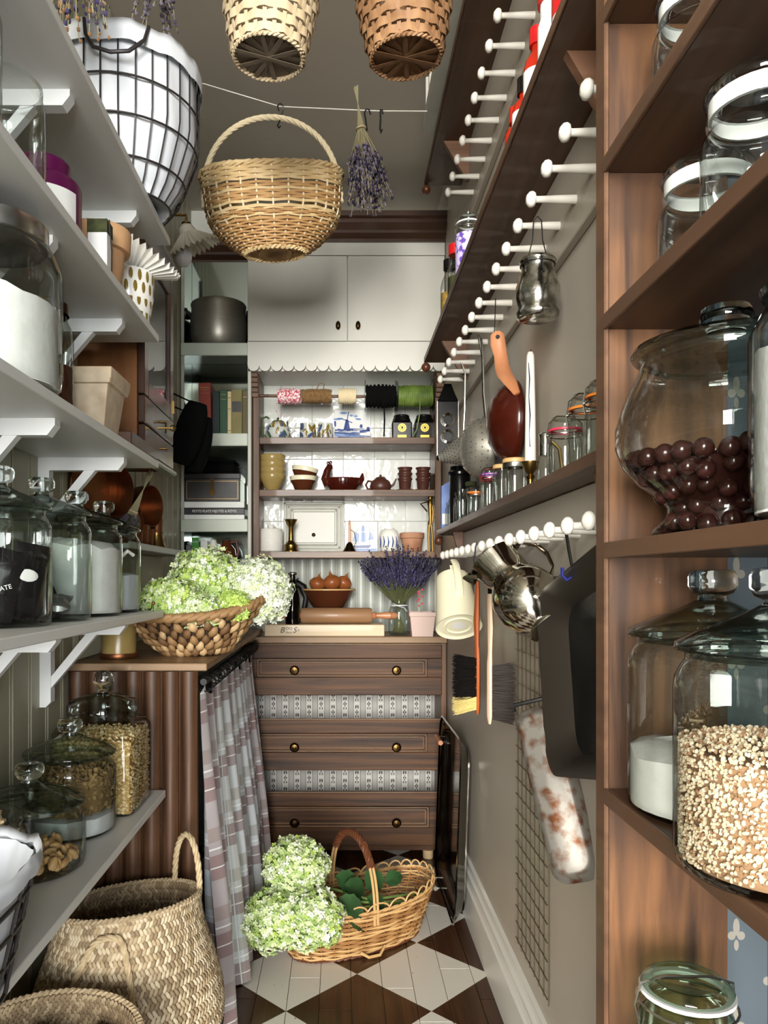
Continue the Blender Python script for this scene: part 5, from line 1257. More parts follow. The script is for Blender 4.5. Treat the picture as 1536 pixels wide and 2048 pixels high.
MB().lathe([(.0001,0),(.04,0),(.042,.005),(.05,.012),(.062,.03),(.068,.052),(.066,.056),(.06,.05),(.045,.02),(.0001,.012)],40,caps=False,wob=lambda a,z:1.0).build('dish_body','red_brown_glaze',hn,ang=60).scale=(1.25,.85,1.1)
MB().tube([(-.066,0,.03),(-.08,0,.06),(-.072,0,.095),(-.06,0,.115),(-.048,0,.118)],[.022,.022,.017,.016,.008],12).build('head_and_neck','red_brown_glaze',hn)
m=MB(); m.ball((-.068,0,.131),.008,8,6,(1,.5,1.2)); m.ball((-.056,0,.134),.007,8,6,(1,.5,1.2)); m.prism([(-.045,.115),(-.034,.110),(-.045,.107)],-.003,.003,'y'); m.build('comb_and_beak','red_brown_glaze',hn)
MB().tube([(.07,0,.035),(.086,0,.06),(.09,0,.085)],[.015,.013,.004],10).build('tail','red_brown_glaze',hn)
m=MB()
for k in range(30): a=2*pi*k/30; m.tube([(.078*cos(a),.053*sin(a),.03),(.087*cos(a),.059*sin(a),.06)],.003,5)
m.build('basket_ribs','red_brown_glaze',hn)
teapot('unglazed dark brown clay teapot on the middle hutch shelf',hx(761),T2,.05,.062,'clay_dark','clay_dark')
for px,lab in ((810,'nearest the teapot'),(846,'at the end of the shelf')):
    sa=thing('saucer','dark clay saucer under the cup stack '+lab,'saucer',(hx(px),HY,T2),group='clay saucers'); MB().lathe([(.0001,0),(.026,0),(.039,.007),(.04,.01),(.036,.009),(.0001,.006)],28,caps=False).build('saucer_body','clay_dark',sa)
    for k in range(3):
        c=thing('clay_cup',('bottom','middle','top')[k]+' dark clay cup of the stack '+lab,'cup',(hx(px),HY,T2+.0105+.025*k),group='clay cups'); MB().lathe([(.0001,0),(.022,0),(.026,.006),(.029,.04),(.0335,.044),(.034,.05),(.031,.05),(.024,.01),(.0001,.006)],28,caps=False).build('cup_body','clay_dark',c,ang=50)
# bottom shelf
c=thing('ribbed_crock','white ribbed crock with a knob lid on the lowest hutch shelf','crock',(hx(542),HY,T3))
pr=[(.0001,0),(.05,0)]+[(.0535+(.0012 if k%2 else 0),.004+.0055*k) for k in range(17)]+[(.05,.098)]
MB().lathe(pr,36,caps=False).build('body','white_ceramic',c,ang=20); l=MB().lathe([(.0525,.098),(.05,.104),(.02,.108),(.0001,.108)],32).build('lid','white_ceramic',c); MB().lathe([(.012,.107),(.017,.116),(.014,.123),(.0001,.124)],20).build('lid_knob','white_ceramic',l)
c=thing('brass_jigger','brass hourglass shaped holder standing before the panel','brass stand',(hx(583),3.49,T3)); MB().lathe([(.0001,0),(.034,0),(.034,.006),(.031,.01),(.031,.03),(.022,.04),(.0125,.05),(.011,.11),(.018,.122),(.028,.142),(.0295,.146),(.026,.145),(.01,.12)],28,caps=False).build('stand_body','brass',c,ang=40)
f=thing('framed_plaque','old grey moulded drawer front with one knob propped on the hutch','panel',(hx(628)*1.02,3.60,T3),(R(-4),0,0))
wf,hf=.142,.236
MB().box(-wf,wf,0,.012,0,hf,.002).build('board','frame_white',f)
for (i,y0,nm) in ((.0,-.012,'outer_moulding'),(.018,-.007,'middle_moulding'),(.034,-.011,'inner_moulding')):
    m=MB(); t=.013
    for q in ((-wf+i,wf-i,i,i+t),(-wf+i,wf-i,hf-i-t,hf-i),(-wf+i,-wf+i+t,i,hf-i),(wf-i-t,wf-i,i,hf-i)): m.box(q[0],q[1],y0,.002,q[2],q[3],.003)
    m.build(nm,'frame_white',f)
MB().box(-wf+.046,wf-.046,-.004,.001,.046,hf-.046).build('field','cabinet_white',f); MB().ball((-.002,-.012,.082),.009,12,8).build('knob','brass_dark',f)
b=thing('hand_bell','dark brass hand bell with a ring handle','bell',(hx(699),3.50,T3)); MB().lathe([(.03,0),(.028,.006),(.02,.02),(.014,.035),(.004,.045),(.0001,.045)],24,caps=False).build('bell_body','brass_dark',b,ang=60); MB().tube([(0,0,.044),(.001,0,.08),(-.001,0,.13),(0,0,.145)],[.006,.0045,.0055,.002],8).build('handle','handle_wood',b); MB().tube([(.02,0,.02),(.03,0,.05),(.02,0,.09),(.004,0,.1)],.0015,5).build('wire_ring','brass_dark',b)
ship=[[(.2,.22),(.8,.24),(.74,.15),(.3,.14)],bar(.34,.24,.34,.68,.006),bar(.55,.24,.55,.88,.006),bar(.74,.24,.76,.7,.006)]+[bar(.34,.66,.2,.3,.004),bar(.55,.86,.26,.62,.004),bar(.55,.86,.88,.72,.004),bar(.76,.7,.9,.4,.004),bar(.88,.72,.84,.4,.004),bar(.2,.3,.45,.3,.005)]
sails=[[(.25,.35),(.42,.33),(.44,.6),(.3,.66)],[(.48,.34),(.64,.34),(.62,.64),(.5,.66)],[(.49,.68),(.61,.68),(.59,.84),(.52,.84)],[(.7,.4),(.86,.42),(.78,.66)]]
pic_tile('ship_tile','cream tile with a blue drawing of a sailing ship',hx(690)*1.02,hx(756)*1.02,T3,.148,'cream_tile',(('sail_print','delft_light',sails+[bar(.02,.08,.98,.08,.05)]),('ship_print','delft_blue',ship+[bar(.05+.1*k,.1-.02*(k%2),.13+.1*k,.1,.008) for k in range(9)]+[bar(0,.005,1,.005,.006),bar(0,.995,1,.995,.006),bar(.005,0,.005,1,.006),bar(.995,0,.995,1,.006)])),y=3.61,rx=-5)
c=thing('white_vase','round shouldered white vase with dark painted marks','vase',(hx(778),HY,T3)); MB().lathe([(.0001,0),(.034,0),(.038,.006),(.046,.05),(.045,.075),(.036,.098),(.022,.105),(.024,.108)],32,caps=False).build('body','white_ceramic',c,ang=60)
m=MB()
for k in range(5): m.tube([(.0465*cos(R(-150+25*k)),.0465*sin(R(-150+25*k)),.02),(.0475*cos(R(-145+25*k)),.0475*sin(R(-145+25*k)),.045),(.047*cos(R(-150+25*k)),.047*sin(R(-150+25*k)),.07)],[.002,.003,.001],5)
m.build('painted_marks','delft_blue',c)
c=thing('clay_pot','weathered terracotta pot on the lowest hutch shelf','flower pot',(hx(824),HY,T3)); MB().lathe([(.0001,0),(.04,0),(.043,.004),(.05,.06),(.056,.062),(.057,.085),(.051,.087),(.045,.05),(.0001,.02)],28,caps=False).build('pot_body','clay_old',c,ang=40)
c=thing('brass_figurine','slender brass figurine with one arm bent at the end of the lowest hutch shelf','figurine',(hx(857),3.47,T3))
MB().tube([(0,0,.255),(0,0,.235)],[.010,.009],10).build('head','brass',c); MB().tube([(.0,0,.235),(0,0,.225),(0,0,.2),(.001,0,.15),(0,0,.12)],[.006,.012,.010,.007,.01],8).build('torso','brass',c)
m=MB(); m.tube([(-.008,0,.225),(-.042,0,.215),(-.012,0,.18)],.004,7); m.tube([(.008,0,.22),(.014,0,.17),(.008,0,.12)],.004,7); m.build('arms','brass',c)
m=MB(); m.tube([(-.003,0,.13),(-.006,0,.07),(-.004,0,.0)],[.007,.005,.005],7); m.tube([(.004,0,.13),(.01,0,.07),(.012,0,.0)],[.007,.005,.005],7); m.build('legs','brass',c)
# ------------------------------------------------------------------ chest top
W=.9585
bb=thing('butcher_block','thick pale maple cutting board branded on its edge','cutting board',(0,0,W)); k_=3.30/F
MB().box((529-CX)*k_,(769-CX)*k_,3.30,3.47,0,.05,.003).build('board','maple',bb)
text('B',.034,'black_iron',bb,((564-CX)*k_,3.2995,.026),(R(90),0,0),shear=.3); text('OO',.018,'black_iron',bb,((578-CX)*k_,3.2995,.034),(R(90),0,0)); text('block',.012,'black_iron',bb,((578-CX)*k_,3.2995,.017),(R(90),0,0)); text('S',.034,'black_iron',bb,((589-CX)*k_,3.2995,.026),(R(90),0,0),shear=.3); text('®',.014,'black_iron',bb,((597-CX)*k_,3.2995,.026),(R(90),0,0))
rp_=thing('rolling_pin','stout wooden rolling pin with one turned handle lying on the board','rolling pin',(0,3.39,W+.0505))
k_=3.39/F; xa,xb=(602-CX)*k_,(744-CX)*k_; rr=.0345
MB().lathe([(.0001,xa),(rr*.88,xa),(rr,xa+.01),(rr,xb-.01),(rr*.85,xb),(.0001,xb)],32,(0,0,rr),ax='x').build('barrel','pin_wood',rp_)
for (x,s_) in ((xb,1),(xa,-1)): MB().lathe([(.012,0),(.018,s_*.012),(.011,s_*.02),(.014,s_*.05),(.0175,s_*.08),(.015,s_*.105),(.006,s_*.116),(.0001,s_*.118)],20,(x,0,rr),ax='x').build('handle','handle_wood',rp_)
bt=thing('vinegar_bottle','dark glass bottle with a silver clip stopper beside the rolling pin','bottle',((585-CX)*3.34/F,3.34,W+.0505)); MB().lathe([(.0001,0),(.03,0),(.031,.004),(.031,.11),(.026,.14),(.013,.19),(.012,.215)],24,caps=False).build('body','glass_dark',bt,ang=70); MB().lathe([(.0001,.004),(.028,.004),(.028,.1),(.0001,.1)],24).build('dark_liquid','black_gloss',bt); MB().lathe([(.014,.212),(.02,.216),(.02,.22),(.01,.226),(.0001,.226)],20).build('stopper','steel',bt)
gd=thing('cast_iron_grinder','black cast iron grinder body with a winged top handle behind the bottle','grinder',((592-CX)*3.50/F,3.50,W))
MB().tube([(-.02,0,.0),(-.02,0,.2),(.01,0,.225),(.03,0,.21),(.045,0,.16),(.035,0,.1),(.02,0,.08)],[.02,.014,.02,.02,.012,.012,.012],10).build('body','black_iron',gd)
m=MB(); m.tube([(-.055,0,.245),(-.02,0,.222),(.012,0,.25)],[.006,.009,.006],7,flat=(1,.6)); m.tube([(-.075,0,.235),(-.02,0,.225),(.03,0,.222)],.003,6); m.build('wing_handle','black_iron',gd)
bw=thing('wooden_bowl','dark bowl with a pale rim holding onions behind the rolling pin','bowl',((657-CX)*3.53/F,3.53,W)); MB().lathe([(.0001,.095),(.045,.095),(.07,.115),(.1,.155),(.121,.192),(.1235,.195),(.1235,.2)],44,caps=False).build('bowl_body','brown_glaze',bw,ang=60); MB().lathe([(.1235,.195),(.124,.201),(.119,.202),(.1,.165),(.06,.125),(.0001,.12)],44,caps=False).build('pale_rim','bamboo',bw,ang=60)
MB().lathe([(.06,0),(.066,.004),(.05,.096),(.045,.096)],32,caps=False).build('glass_stand','glass',bw)
on=None
for (px,py,y,s_,ro,lab) in ((635,1166,3.50,1.0,.2,'brown onion on the left of the bowl'),(664,1163,3.49,1.08,-.2,'brown onion in the middle with an upright neck'),(687,1164,3.545,1.0,.4,'brown onion on the right of the bowl')):
    p=P(px,py,y); o=thing('onion',lab,'onion',(p.x,y,p.z-.005),(0,ro,0),group='onions in the dark bowl')
    MB().lathe([(.0001,-.034),(.014,-.033),(.03,-.022),(.041,-.003),(.039,.012),(.026,.026),(.009,.034),(.005,.044),(.002,.05)],24).build('bulb','onion',o,ang=80); MB().tube([(0,0,.04),(.003,0,.058)],[.004,.0015],6).build('neck','dry_stem',o); o.scale=(s_*.95,s_*.95,s_*.95)
vj=thing('lavender_jar','clear glass jar with a tied white ribbon holding lavender','vase',((798-CX)*3.40/F,3.40,W)); MB().lathe([(.0001,0),(.04,0),(.046,.008),(.047,.1),(.04,.125),(.033,.135),(.034,.16),(.036,.163)],32,caps=False).build('body','glass',vj,ang=80)
m=MB(); m.tube([(.037*cos(t),.037*sin(t),.13) for t in [2*pi*k/16 for k in range(16)]],.003,6,closed=True); m.tube([(-.01,-.037,.13),(-.03,-.042,.14),(-.035,-.04,.128),(-.01,-.038,.128),(.02,-.043,.12),(.03,-.04,.105)],.0035,6,flat=(1,.5)); m.build('ribbon','cloth_white',vj)
bunch('lavender_bouquet','big bouquet of deep purple lavender in the glass jar','flowers',((798-CX)*3.40/F,3.40,W+.13),(0,0,0),420,.25,1.0,.11,9,('lav_purple','lav_dark','lav_dark'),5,size=.0055,fr=(.66,1.0))
pk_=thing('pink_pot','pale pink square flower pot with a thin red sprig','flower pot',((843-CX)*3.33/F,3.33,W))
p_,f_=sqloft([(0,.045,.004),(.085,.054,.004),(.087,.058,.004),(.104,.059,.004),(.104,.052,.004),(.09,.05,.004)]); f_.append(tuple(range(28))); f_.append(tuple(range(5*28,6*28))); MB().add(p_,f_).build('pot_body','pink_pot',pk_,ang=30)
m=MB(); m.tube([(0,0,.09),(-.01,0,.15),(-.008,0,.2)],.0015,5); m.build('sprig_stem','stem_green',pk_); m=MB()
for k in range(8): m.ball((-.008+.01*sin(k*2),.006*cos(k*3),.13+.01*k),.006,6,4,(1,.7,.8))
m.build('sprig_petals','red_seal',pk_)
# ------------------------------------------------------------------ baskets
def ringpt(prof,t,a,dr=0,sup=2.0):
    rx,ry,z=prof(t); c,s_=cos(a),sin(a); e=2.0/sup
    return Vector(((rx+dr)*math.copysign(abs(c)**e,c),(ry+dr)*math.copysign(abs(s_)**e,s_),z+ (prof.tilt(a,t) if hasattr(prof,'tilt') else 0)))
def weave(mb,prof,N,rows,amp,hh,th,sup=2.0,mats=1,g=None,sub=2,t0=0,t1=1,gapf=None):
    K=N*sub
    for j in range(rows):
        t=t0+(t1-t0)*(j+.5)/rows; pts=[]; fs=[]
        mb.m=(g.randrange(mats) if g else 0)
        for k in range(K):
            a=2*pi*k/K; o=amp*cos(N*a/2+pi*j); p=ringpt(prof,t,a,o,sup); q=ringpt(prof,t,a,o+th,sup)
            w=hh*(1+.12*sin(k*1.7+j))
            pts += [p-Vector((0,0,w)),p+Vector((0,0,w)),q+Vector((0,0,w)),q-Vector((0,0,w))]
        for k in range(K):
            l=(k+1)%K
            for c in range(4): d=(c+1)%4; fs.append((4*k+c,4*k+d,4*l+d,4*l+c))
        mb.add(pts,fs)
def stakes(mb,prof,N,r,flat,sup=2.0,t0=0,t1=1,dr=0):
    for k in range(N):
        a=2*pi*k/N; pts=[ringpt(prof,t0+(t1-t0)*i/12,a,dr,sup) for i in range(13)]
        mb.tube(pts,r,4,flat=flat,up=(cos(a),sin(a),0.01))
def braid(mb,prof,t,n,r,amp,sup=2.0,dz=0,strands=2):
    for s_ in range(strands):
        pts=[]
        for k in range(n*4):
            a=2*pi*k/(n*4); ph=n*a+2*pi*s_/strands; pts.append(ringpt(prof,t,a,amp*cos(ph),sup)+Vector((0,0,dz+amp*sin(ph))))
        mb.tube(pts,r,5,closed=True)
def spiral_rope(mb,path,r,strands=3,twist=60,rr=.55):
    path=[Vector(p) for p in path]; 
    for s_ in range(strands):
        pts=[]; d=0
        for i,p in enumerate(path):
            t=(path[min(i+1,len(path)-1)]-path[max(i-1,0)]).normalized(); u=Vector((0,1,0)) if abs(t.y)<.8 else Vector((1,0,0)); u=(u-t*u.dot(t)).normalized(); v=t.cross(u)
            if i: d+=(p-path[i-1]).length
            ph=d*twist+2*pi*s_/strands; pts.append(p+(u*cos(ph)+v*sin(ph))*r*rr)
        mb.tube(pts,r*.62,6)
def arc(p0,p1,h,n=40,side=(0,0,0),pw=1.0):
    p0,p1=Vector(p0),Vector(p1); return [p0.lerp(p1,.5-.5*cos(pi*i/n))+Vector((0,0,h*sin(pi*i/n)**pw))+Vector(side)*sin(pi*i/n) for i in range(n+1)]
# two chip baskets hung from the ceiling
for (lab,px,bm,gm,sd,gp) in (('pale woven chip basket hanging upright from the ceiling',537,'chip_pale','splint_bottom',1,0),('brown woven chip basket hanging upright from the ceiling',812,'chip_brown','chip_dark',2,1)):
    Yb_=1.75; x=(px-CX)*Yb_/F; zb=H+(CY-118)*Yb_/F
    b=thing('chip_basket',lab,'basket',(x,Yb_,zb),(0,R(2-4*gp),R(20)))
    def pr(t): r=.078+.042*t**.75; return (r,r,.004+.2*t)
    mb=MB(); weave(mb,pr,26,9,.0032,.0098,.0016,t0=.0,t1=1.0); mb.build('weave_bands',bm,b,ang=60,kind='stuff')
    mb=MB(); stakes(mb,pr,26,.0062,(1,.15)); mb.build('stakes','chip_stake' if gp==0 else 'chip_stake_brown',b,kind='stuff')
    mb=MB(); braid(mb,pr,0,22,.0032,.003); braid(mb,pr,0,26,.0026,.003,dz=.008); mb.build('bottom_braid',bm if gp==0 else 'chip_brown',b)
    mb=MB()
    for k in range(9): a=pi*k/9+.1*sin(k*5); mb.M=Matrix.Rotation(a,4,'Z'); mb.box(-.076,.076,-.0055,.0055,-.001+.001*((k*4)%9),.0002+.001*((k*4)%9))
    mb.M=None; mb.build('bottom_splints',gm,b); MB().lathe([(.0001,.009),(.077,.009)],32,caps=False).build('bottom_lining',gm,b)
    mb=MB(); braid(mb,pr,1.0,24,.004,.004); mb.build('rim',bm,b)
    MB().tube(arc((-.119,0,.19),(.119,0,.19),.17,24),.004,6).build('bail_handle',bm,b)
    MB().tube([(0,0,.36),(0,0,ZC-zb-.012)],.0014,5).build('hanging_cord','string_white',b)
    MB().lathe([(.008,ZC-zb-.001),(.008,ZC-zb-.006),(.003,ZC-zb-.014)],12).build('ceiling_hook','steel',b)
# string across the room with hooks
YS=2.5
sp_=[(-.699,YS,2.90),(-.478,YS,2.823),P(560,213,YS),P(735,221,YS),P(762,222,YS),(.327,YS,2.722)]
tag(MB().tube(sp_,.0016,5).build('hanging_line','string_white'),'thin white line stretched across the pantry under the ceiling','string')
hb=thing('handled_basket','pale willow basket with tall twisted handle hanging from the white line','basket',(P(551,0,YS).x,YS,2.262),(0,R(-3),R(4)))
def prh(t): q=sin(pi/2*min(1,.12+t*1.5)); return (.075+.125*q+.026*t,.04+.085*q+.025*t,.215*t**1.15)
prh.tilt=lambda a,t:.03*t*cos(a)**2
g=random.Random(6); mb=MB(); weave(mb,prh,28,11,.0035,.0046,.004,t0=.0,t1=.34); mb.build('lower_weave','willow_tan',hb,kind='stuff',ang=60)
mb=MB(); weave(mb,prh,28,5,.0035,.0048,.0035,mats=2,g=g,t0=.36,t1=.48); weave(mb,prh,28,7,.003,.0042,.003,mats=2,g=g,t0=.52,t1=.78); mb.build('middle_weave',['willow_pale','willow_tan'],hb,kind='stuff',ang=60)
mb=MB(); weave(mb,prh,28,5,.0035,.0052,.004,t0=.8,t1=.97); mb.build('upper_weave','willow_pale',hb,kind='stuff',ang=60)
mb=MB(); stakes(mb,prh,28,.0036,(1,.8),dr=.001); mb.build('stakes','willow_white',hb,kind='stuff')
mb=MB(); braid(mb,prh,1.0,16,.0065,.006,strands=3); braid(mb,prh,0,20,.006,.005,strands=2); mb.build('rim_braid','willow_pale',hb)
mb=MB(); spiral_rope(mb,arc((-.222,0,.15),(.222,0,.16),.285,60,pw=.8),.0085,4,70); mb.build('twisted_handle','willow_white',hb)
mb=MB()
for k in range(18): a=pi*k/18; mb.M=Matrix.Rotation(a,4,'Z')@Matrix.Scale(1,4); mb.box(-.055,.055,-.004,.004,-.007,-.004)
mb.M=None; mb.build('bottom_weave','willow_tan',hb); MB().lathe([(.0001,-.003),(.088,-.002)],32,caps=False).build('bottom_lining','willow_tan',hb).scale=(1,.66,1)
tag(MB().tube([P(558,222,YS-.004),P(555,212,YS-.004),P(560,207,YS-.004),P(566,211,YS-.003),P(566,220,YS),P(560,240,YS),P(555,252,YS-.004),P(558,256,YS-.006),P(561,252,YS-.012)],.0024,6).build('s_hook','s_hook'),'steel hook joining the handled basket to the white line','hook')
tag(MB().tube([P(741,229,YS-.004),P(738,219,YS-.004),P(733,218,YS-.003),P(729,225,YS),P(732,245,YS),P(734,260,YS),P(731,266,YS)],.0026,6).build('s_hook','black_iron'),'black hook holding the hanging lavender bunch','hook')
tag(MB().tube([P(766,228,YS-.002),P(764,219,YS-.003),P(761,219,YS),P(761,240,YS),P(760,258,YS),P(762,267,YS),P(764,259,YS)],.003,6).build('s_hook','black_iron'),'empty black hook hanging on the white line','hook')
p=P(722,258,YS); b=bunch('lavender_bunch','dried lavender bunch tied with raffia hanging head down on the line','dried flowers',(p.x,YS,p.z),(R(180),R(-7),0),120,.25,.3,.13,9,('lav_grey','lav_grey2','lav_dark'),12,size=.0062,stemm='dry_stem',fr=(.42,1.0))
MB().tube([(.016*cos(t),.016*sin(t),0) for t in [2*pi*k/12 for k in range(12)]],.003,5,closed=True).build('raffia_tie','rope',b)
b=bunch('dried_flower_bunch','grey dried flower bunch hanging from the ceiling beside the pale basket','dried flowers',(-.425,1.8,2.74),(R(180),0,0),46,.22,.28,.1,10,('lav_grey','lav_grey2'),21,size=.0062,stemm='dry_stem',fr=(.45,1.0)); MB().tube([(0,0,0),(0,0,-.205)],.0014,5).build('hanging_cord','string_white',b)
b=bunch('dried_flower_bunch','dried purple flower bunch hanging above the topmost shelf edge','dried flowers',(-.535,1.55,2.62),(R(180),0,0),46,.3,.2,.1,10,('lav_purple','lav_grey2','chip_brown'),22,size=.0062,stemm='dry_stem',fr=(.35,1.0)); MB().tube([(0,0,0),(0,0,-.327)],.0014,5).build('hanging_cord','string_white',b)
# ---- hydrangeas
def florets(mb,c,rad,n,size,cols,g,squash=1.0,low=-.55):
    c=Vector(c); ga=pi*(3-5**.5)
    for k in range(n):
        z=1-(1-low)*(k+.5)/n; r=(max(0,1-z*z))**.5; a=ga*k
        d=Vector((r*cos(a),r*sin(a),z)); d=(d+Vector((g.gauss(0,.07),g.gauss(0,.07),g.gauss(0,.07)))).normalized()
        lump=1+.06*sin(5*a+3*z)+.05*sin(9*z+2*a)+g.uniform(-.07,.07)
        p=c+Vector((d.x*rad[0],d.y*rad[1],d.z*rad[2]))*lump
        nr=(d+Vector((g.gauss(0,.35),g.gauss(0,.35),g.gauss(0,.35)))).normalized()
        u=nr.cross(Vector((.3,.2,1))).normalized(); v=nr.cross(u); s_=size*g.uniform(.75,1.25); ph=g.uniform(0,pi)
        mb.m=cols(d,g)
        for q in range(4):
            t=ph+q*pi/2; e=u*cos(t)+v*sin(t); f=u*cos(t+pi/2)+v*sin(t+pi/2)
            mb.add([p,p+e*s_*.62+f*s_*.45+nr*s_*.12,p+e*s_*1.15+nr*s_*g.uniform(.05,.35),p+e*s_*.62-f*s_*.45+nr*s_*.12],[(0,1,2,3)])
MATS=['fl_green','fl_pale','fl_white','fl_lime']
def head(label,p,rad,n,size,w,seed,stem=None,tilt=(0,0,0)):
    h=thing('hydrangea_bloom',label,'hydrangea',p,tilt); g=random.Random(seed); mb=MB()
    florets(mb,(0,0,0),rad,int(n*1.5),size*1.05,lambda d,g_:g_.choices((0,1,2,3),w)[0],g,low=-.8)
    mb.build('florets',MATS,h,kind='stuff',smooth=False)
    MB().ball((0,0,0),1,16,10,(rad[0]*.86,rad[1]*.86,rad[2]*.86)).build('flower_core','fl_core_white' if w[2]>4 else 'fl_core',h)
    if stem: MB().tube(stem,[.004]*len(stem),7).build('stem','stem_green',h)
    return h
# basket of water hyacinth on the oak counter
hy=thing('hyacinth_basket','chunky plaited water hyacinth bowl basket on the oak counter','basket',(-.405,2.20,.9885),(0,R(-3),R(8)))
def pry(t): return (.078+.12*t**.85,.06+.1*t**.85,.112*t)
pry.tilt=lambda a,t:.022*t*cos(a)**2*(1.6 if cos(a)>0 else .2)
g=random.Random(9)
def chips(mb,prof,rows,n,w,th,mats,g,ov=1.25,tilt=.5,alt=True,t0=0,t1=1,dr=0,sup=2.0):
    for j in range(rows):
        t=t0+(t1-t0)*(j+.5)/rows; dt=(t1-t0)/rows*.5*ov
        rx=prof(t)[0]
        nn=n if isinstance(n,int) else n(t)
        for k in range(nn):
            a=2*pi*(k+.5*(j%2))/nn; sg=(1 if j%2 else -1) if alt else 1
            da=2*pi/nn*tilt*sg; p0=ringpt(prof,max(0,t-dt),a-da,dr,sup); p1=ringpt(prof,t,a,dr+th*.7,sup); p2=ringpt(prof,min(1,t+dt),a+da,dr,sup)
            mb.m=g.randrange(mats); mb.tube([p0,p0.lerp(p1,.6)+(p1-p0)*0,p1,p1.lerp(p2,.4),p2],[w*.35,w*.9,w,w*.9,w*.35],5,flat=(1,th/w),up=(cos(a),sin(a),0.02))
mb=MB(); chips(mb,pry,6,28,.012,.008,3,g,1.5,.18); mb.build('plaited_weave',['hya_a','hya_b','hya_c'],hy,kind='stuff',ang=80)
mb=MB(); weave(mb,pry,4,1,0,.004,.002,t0=.98,t1=1)
braid(mb,pry,1,15,.0095,.006,strands=3)
mb.build('wrapped_rim','hya_a',hy,ang=80)
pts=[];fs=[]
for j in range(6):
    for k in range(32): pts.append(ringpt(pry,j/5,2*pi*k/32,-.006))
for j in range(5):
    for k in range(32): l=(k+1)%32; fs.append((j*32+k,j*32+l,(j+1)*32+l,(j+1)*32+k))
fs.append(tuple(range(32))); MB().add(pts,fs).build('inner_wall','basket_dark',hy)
head('large pale green hydrangea head in the middle of the hyacinth basket',P(412,1168,2.24),(.105,.09,.098),900,.0082,(3,5,2,2),1)
head('lime tinged hydrangea head drooping at the near left of the basket',P(345,1205,2.13),(.09,.08,.06),620,.0088,(4,4,1,3),2)
head('creamy white hydrangea head at the right of the hyacinth basket',P(512,1187,2.26),(.098,.085,.098),950,.008,(0,2,7,0),3)
head('small bright lime hydrangea head low at the basket front',P(468,1214,2.115),(.042,.03,.04),240,.0085,(2,2,0,8),4)
head('pale hydrangea head peeking low beside the white shelf end',P(392,1226,2.10),(.075,.05,.045),420,.0082,(3,5,3,1),5)
lf=MB()
def leaf(mb,p,d,n,L,wd):
    p,d,n=Vector(p),Vector(d).normalized(),Vector(n).normalized(); s_=d.cross(n).normalized(); n=s_.cross(d); K=8; pts=[]; fs=[]
    for i in range(K+1):
        t=i/K; w_=wd*(sin(pi*min(1,t*.96+.04))**.8)*(1-.25*t); c=p+d*L*t-n*L*.25*t*t
        ser=.06*wd*(1 if i%2 else -1)
        pts += [c-s_*(w_+ser)+n*w_*.25,c-n*.002,c+s_*(w_+ser)+n*w_*.25]
    for i in range(K):
        for k in range(2): fs.append((3*i+k,3*i+k+1,3*i+3+k+1,3*i+3+k))
    mb.add(pts,fs)
# rattan trug on the floor
ang=R(29); tr=thing('rattan_basket','low oval rattan basket with a wrapped handle standing on the diamond floor','basket',(.055,2.565,0),(0,0,ang))
def prt(t): return (.235+.06*t,.105+.045*t,.004+.155*t)
prt.tilt=lambda a,t:.03*t*cos(a)**2
g=random.Random(5)
mb=MB(); weave(mb,prt,30,19,.0045,.0031,.0035,mats=2,g=g,sup=2.3,t0=.02,t1=.95); mb.build('weave',['rattan','rattan_light'],tr,kind='stuff',ang=60)
mb=MB(); stakes(mb,prt,30,.0032,(1,1),sup=2.3); mb.build('stakes','rattan',tr,kind='stuff')
mb=MB()
for k in range(30):
    a=2*pi*k/30; a2=2*pi*(k+1)/30; p0=ringpt(prt,.96,a,0,2.3); p1=ringpt(prt,.96,a2,0,2.3); mb.tube(arc(p0,p1,.024,8),.003,5)
braid(mb,prt,.96,30,.0032,.003,2.3); mb.build('scalloped_border','rattan_light',tr)
mb=MB(); braid(mb,prt,.0,30,.004,.003,2.3); mb.build('foot_braid','rattan_brown',tr)
pts=[];fs=[]
for k in range(40): pts.append(ringpt(prt,.02,2*pi*k/40,-.004,2.3))
fs.append(tuple(range(40))); MB().add(pts,fs).build('bottom','rattan_brown',tr)
hp=arc((-.01,-.148,.11),(-.01,.148,.11),.25,48,pw=.75)
mb=MB()
for d in (-.006,.006): mb.tube([q+Vector((d,0,0)) for q in hp],.0045,6)
mb.build('handle_canes','rattan_light',tr)
mb=MB(); spiral_rope(mb,hp[10:39],.0105,5,95,.75); mb.build('handle_wrapping','rattan_brown',tr)
mb=MB(); mb.tube([(-.05,-.118,.02),(-.03,-.135,.008),(.01,-.138,.008),(.04,-.118,.022)],.005,6); mb.build('loose_cane','rattan_light',tr)
H3=[('round pale green hydrangea head standing up highest in the rattan basket',P(592,1737,2.43),(.098,.09,.092),6,(3,6,3,1)),('pale green hydrangea head hanging over the near left end of the basket',P(547,1842,2.33),(.094,.085,.088),7,(4,5,3,1)),('pale green hydrangea head lying on the near rim of the basket',P(622,1838,2.32),(.094,.085,.085),8,(3,6,3,1))]
for lab,p,rad,sd,wt in H3: head(lab,p,rad,880,.0084,wt,sd)
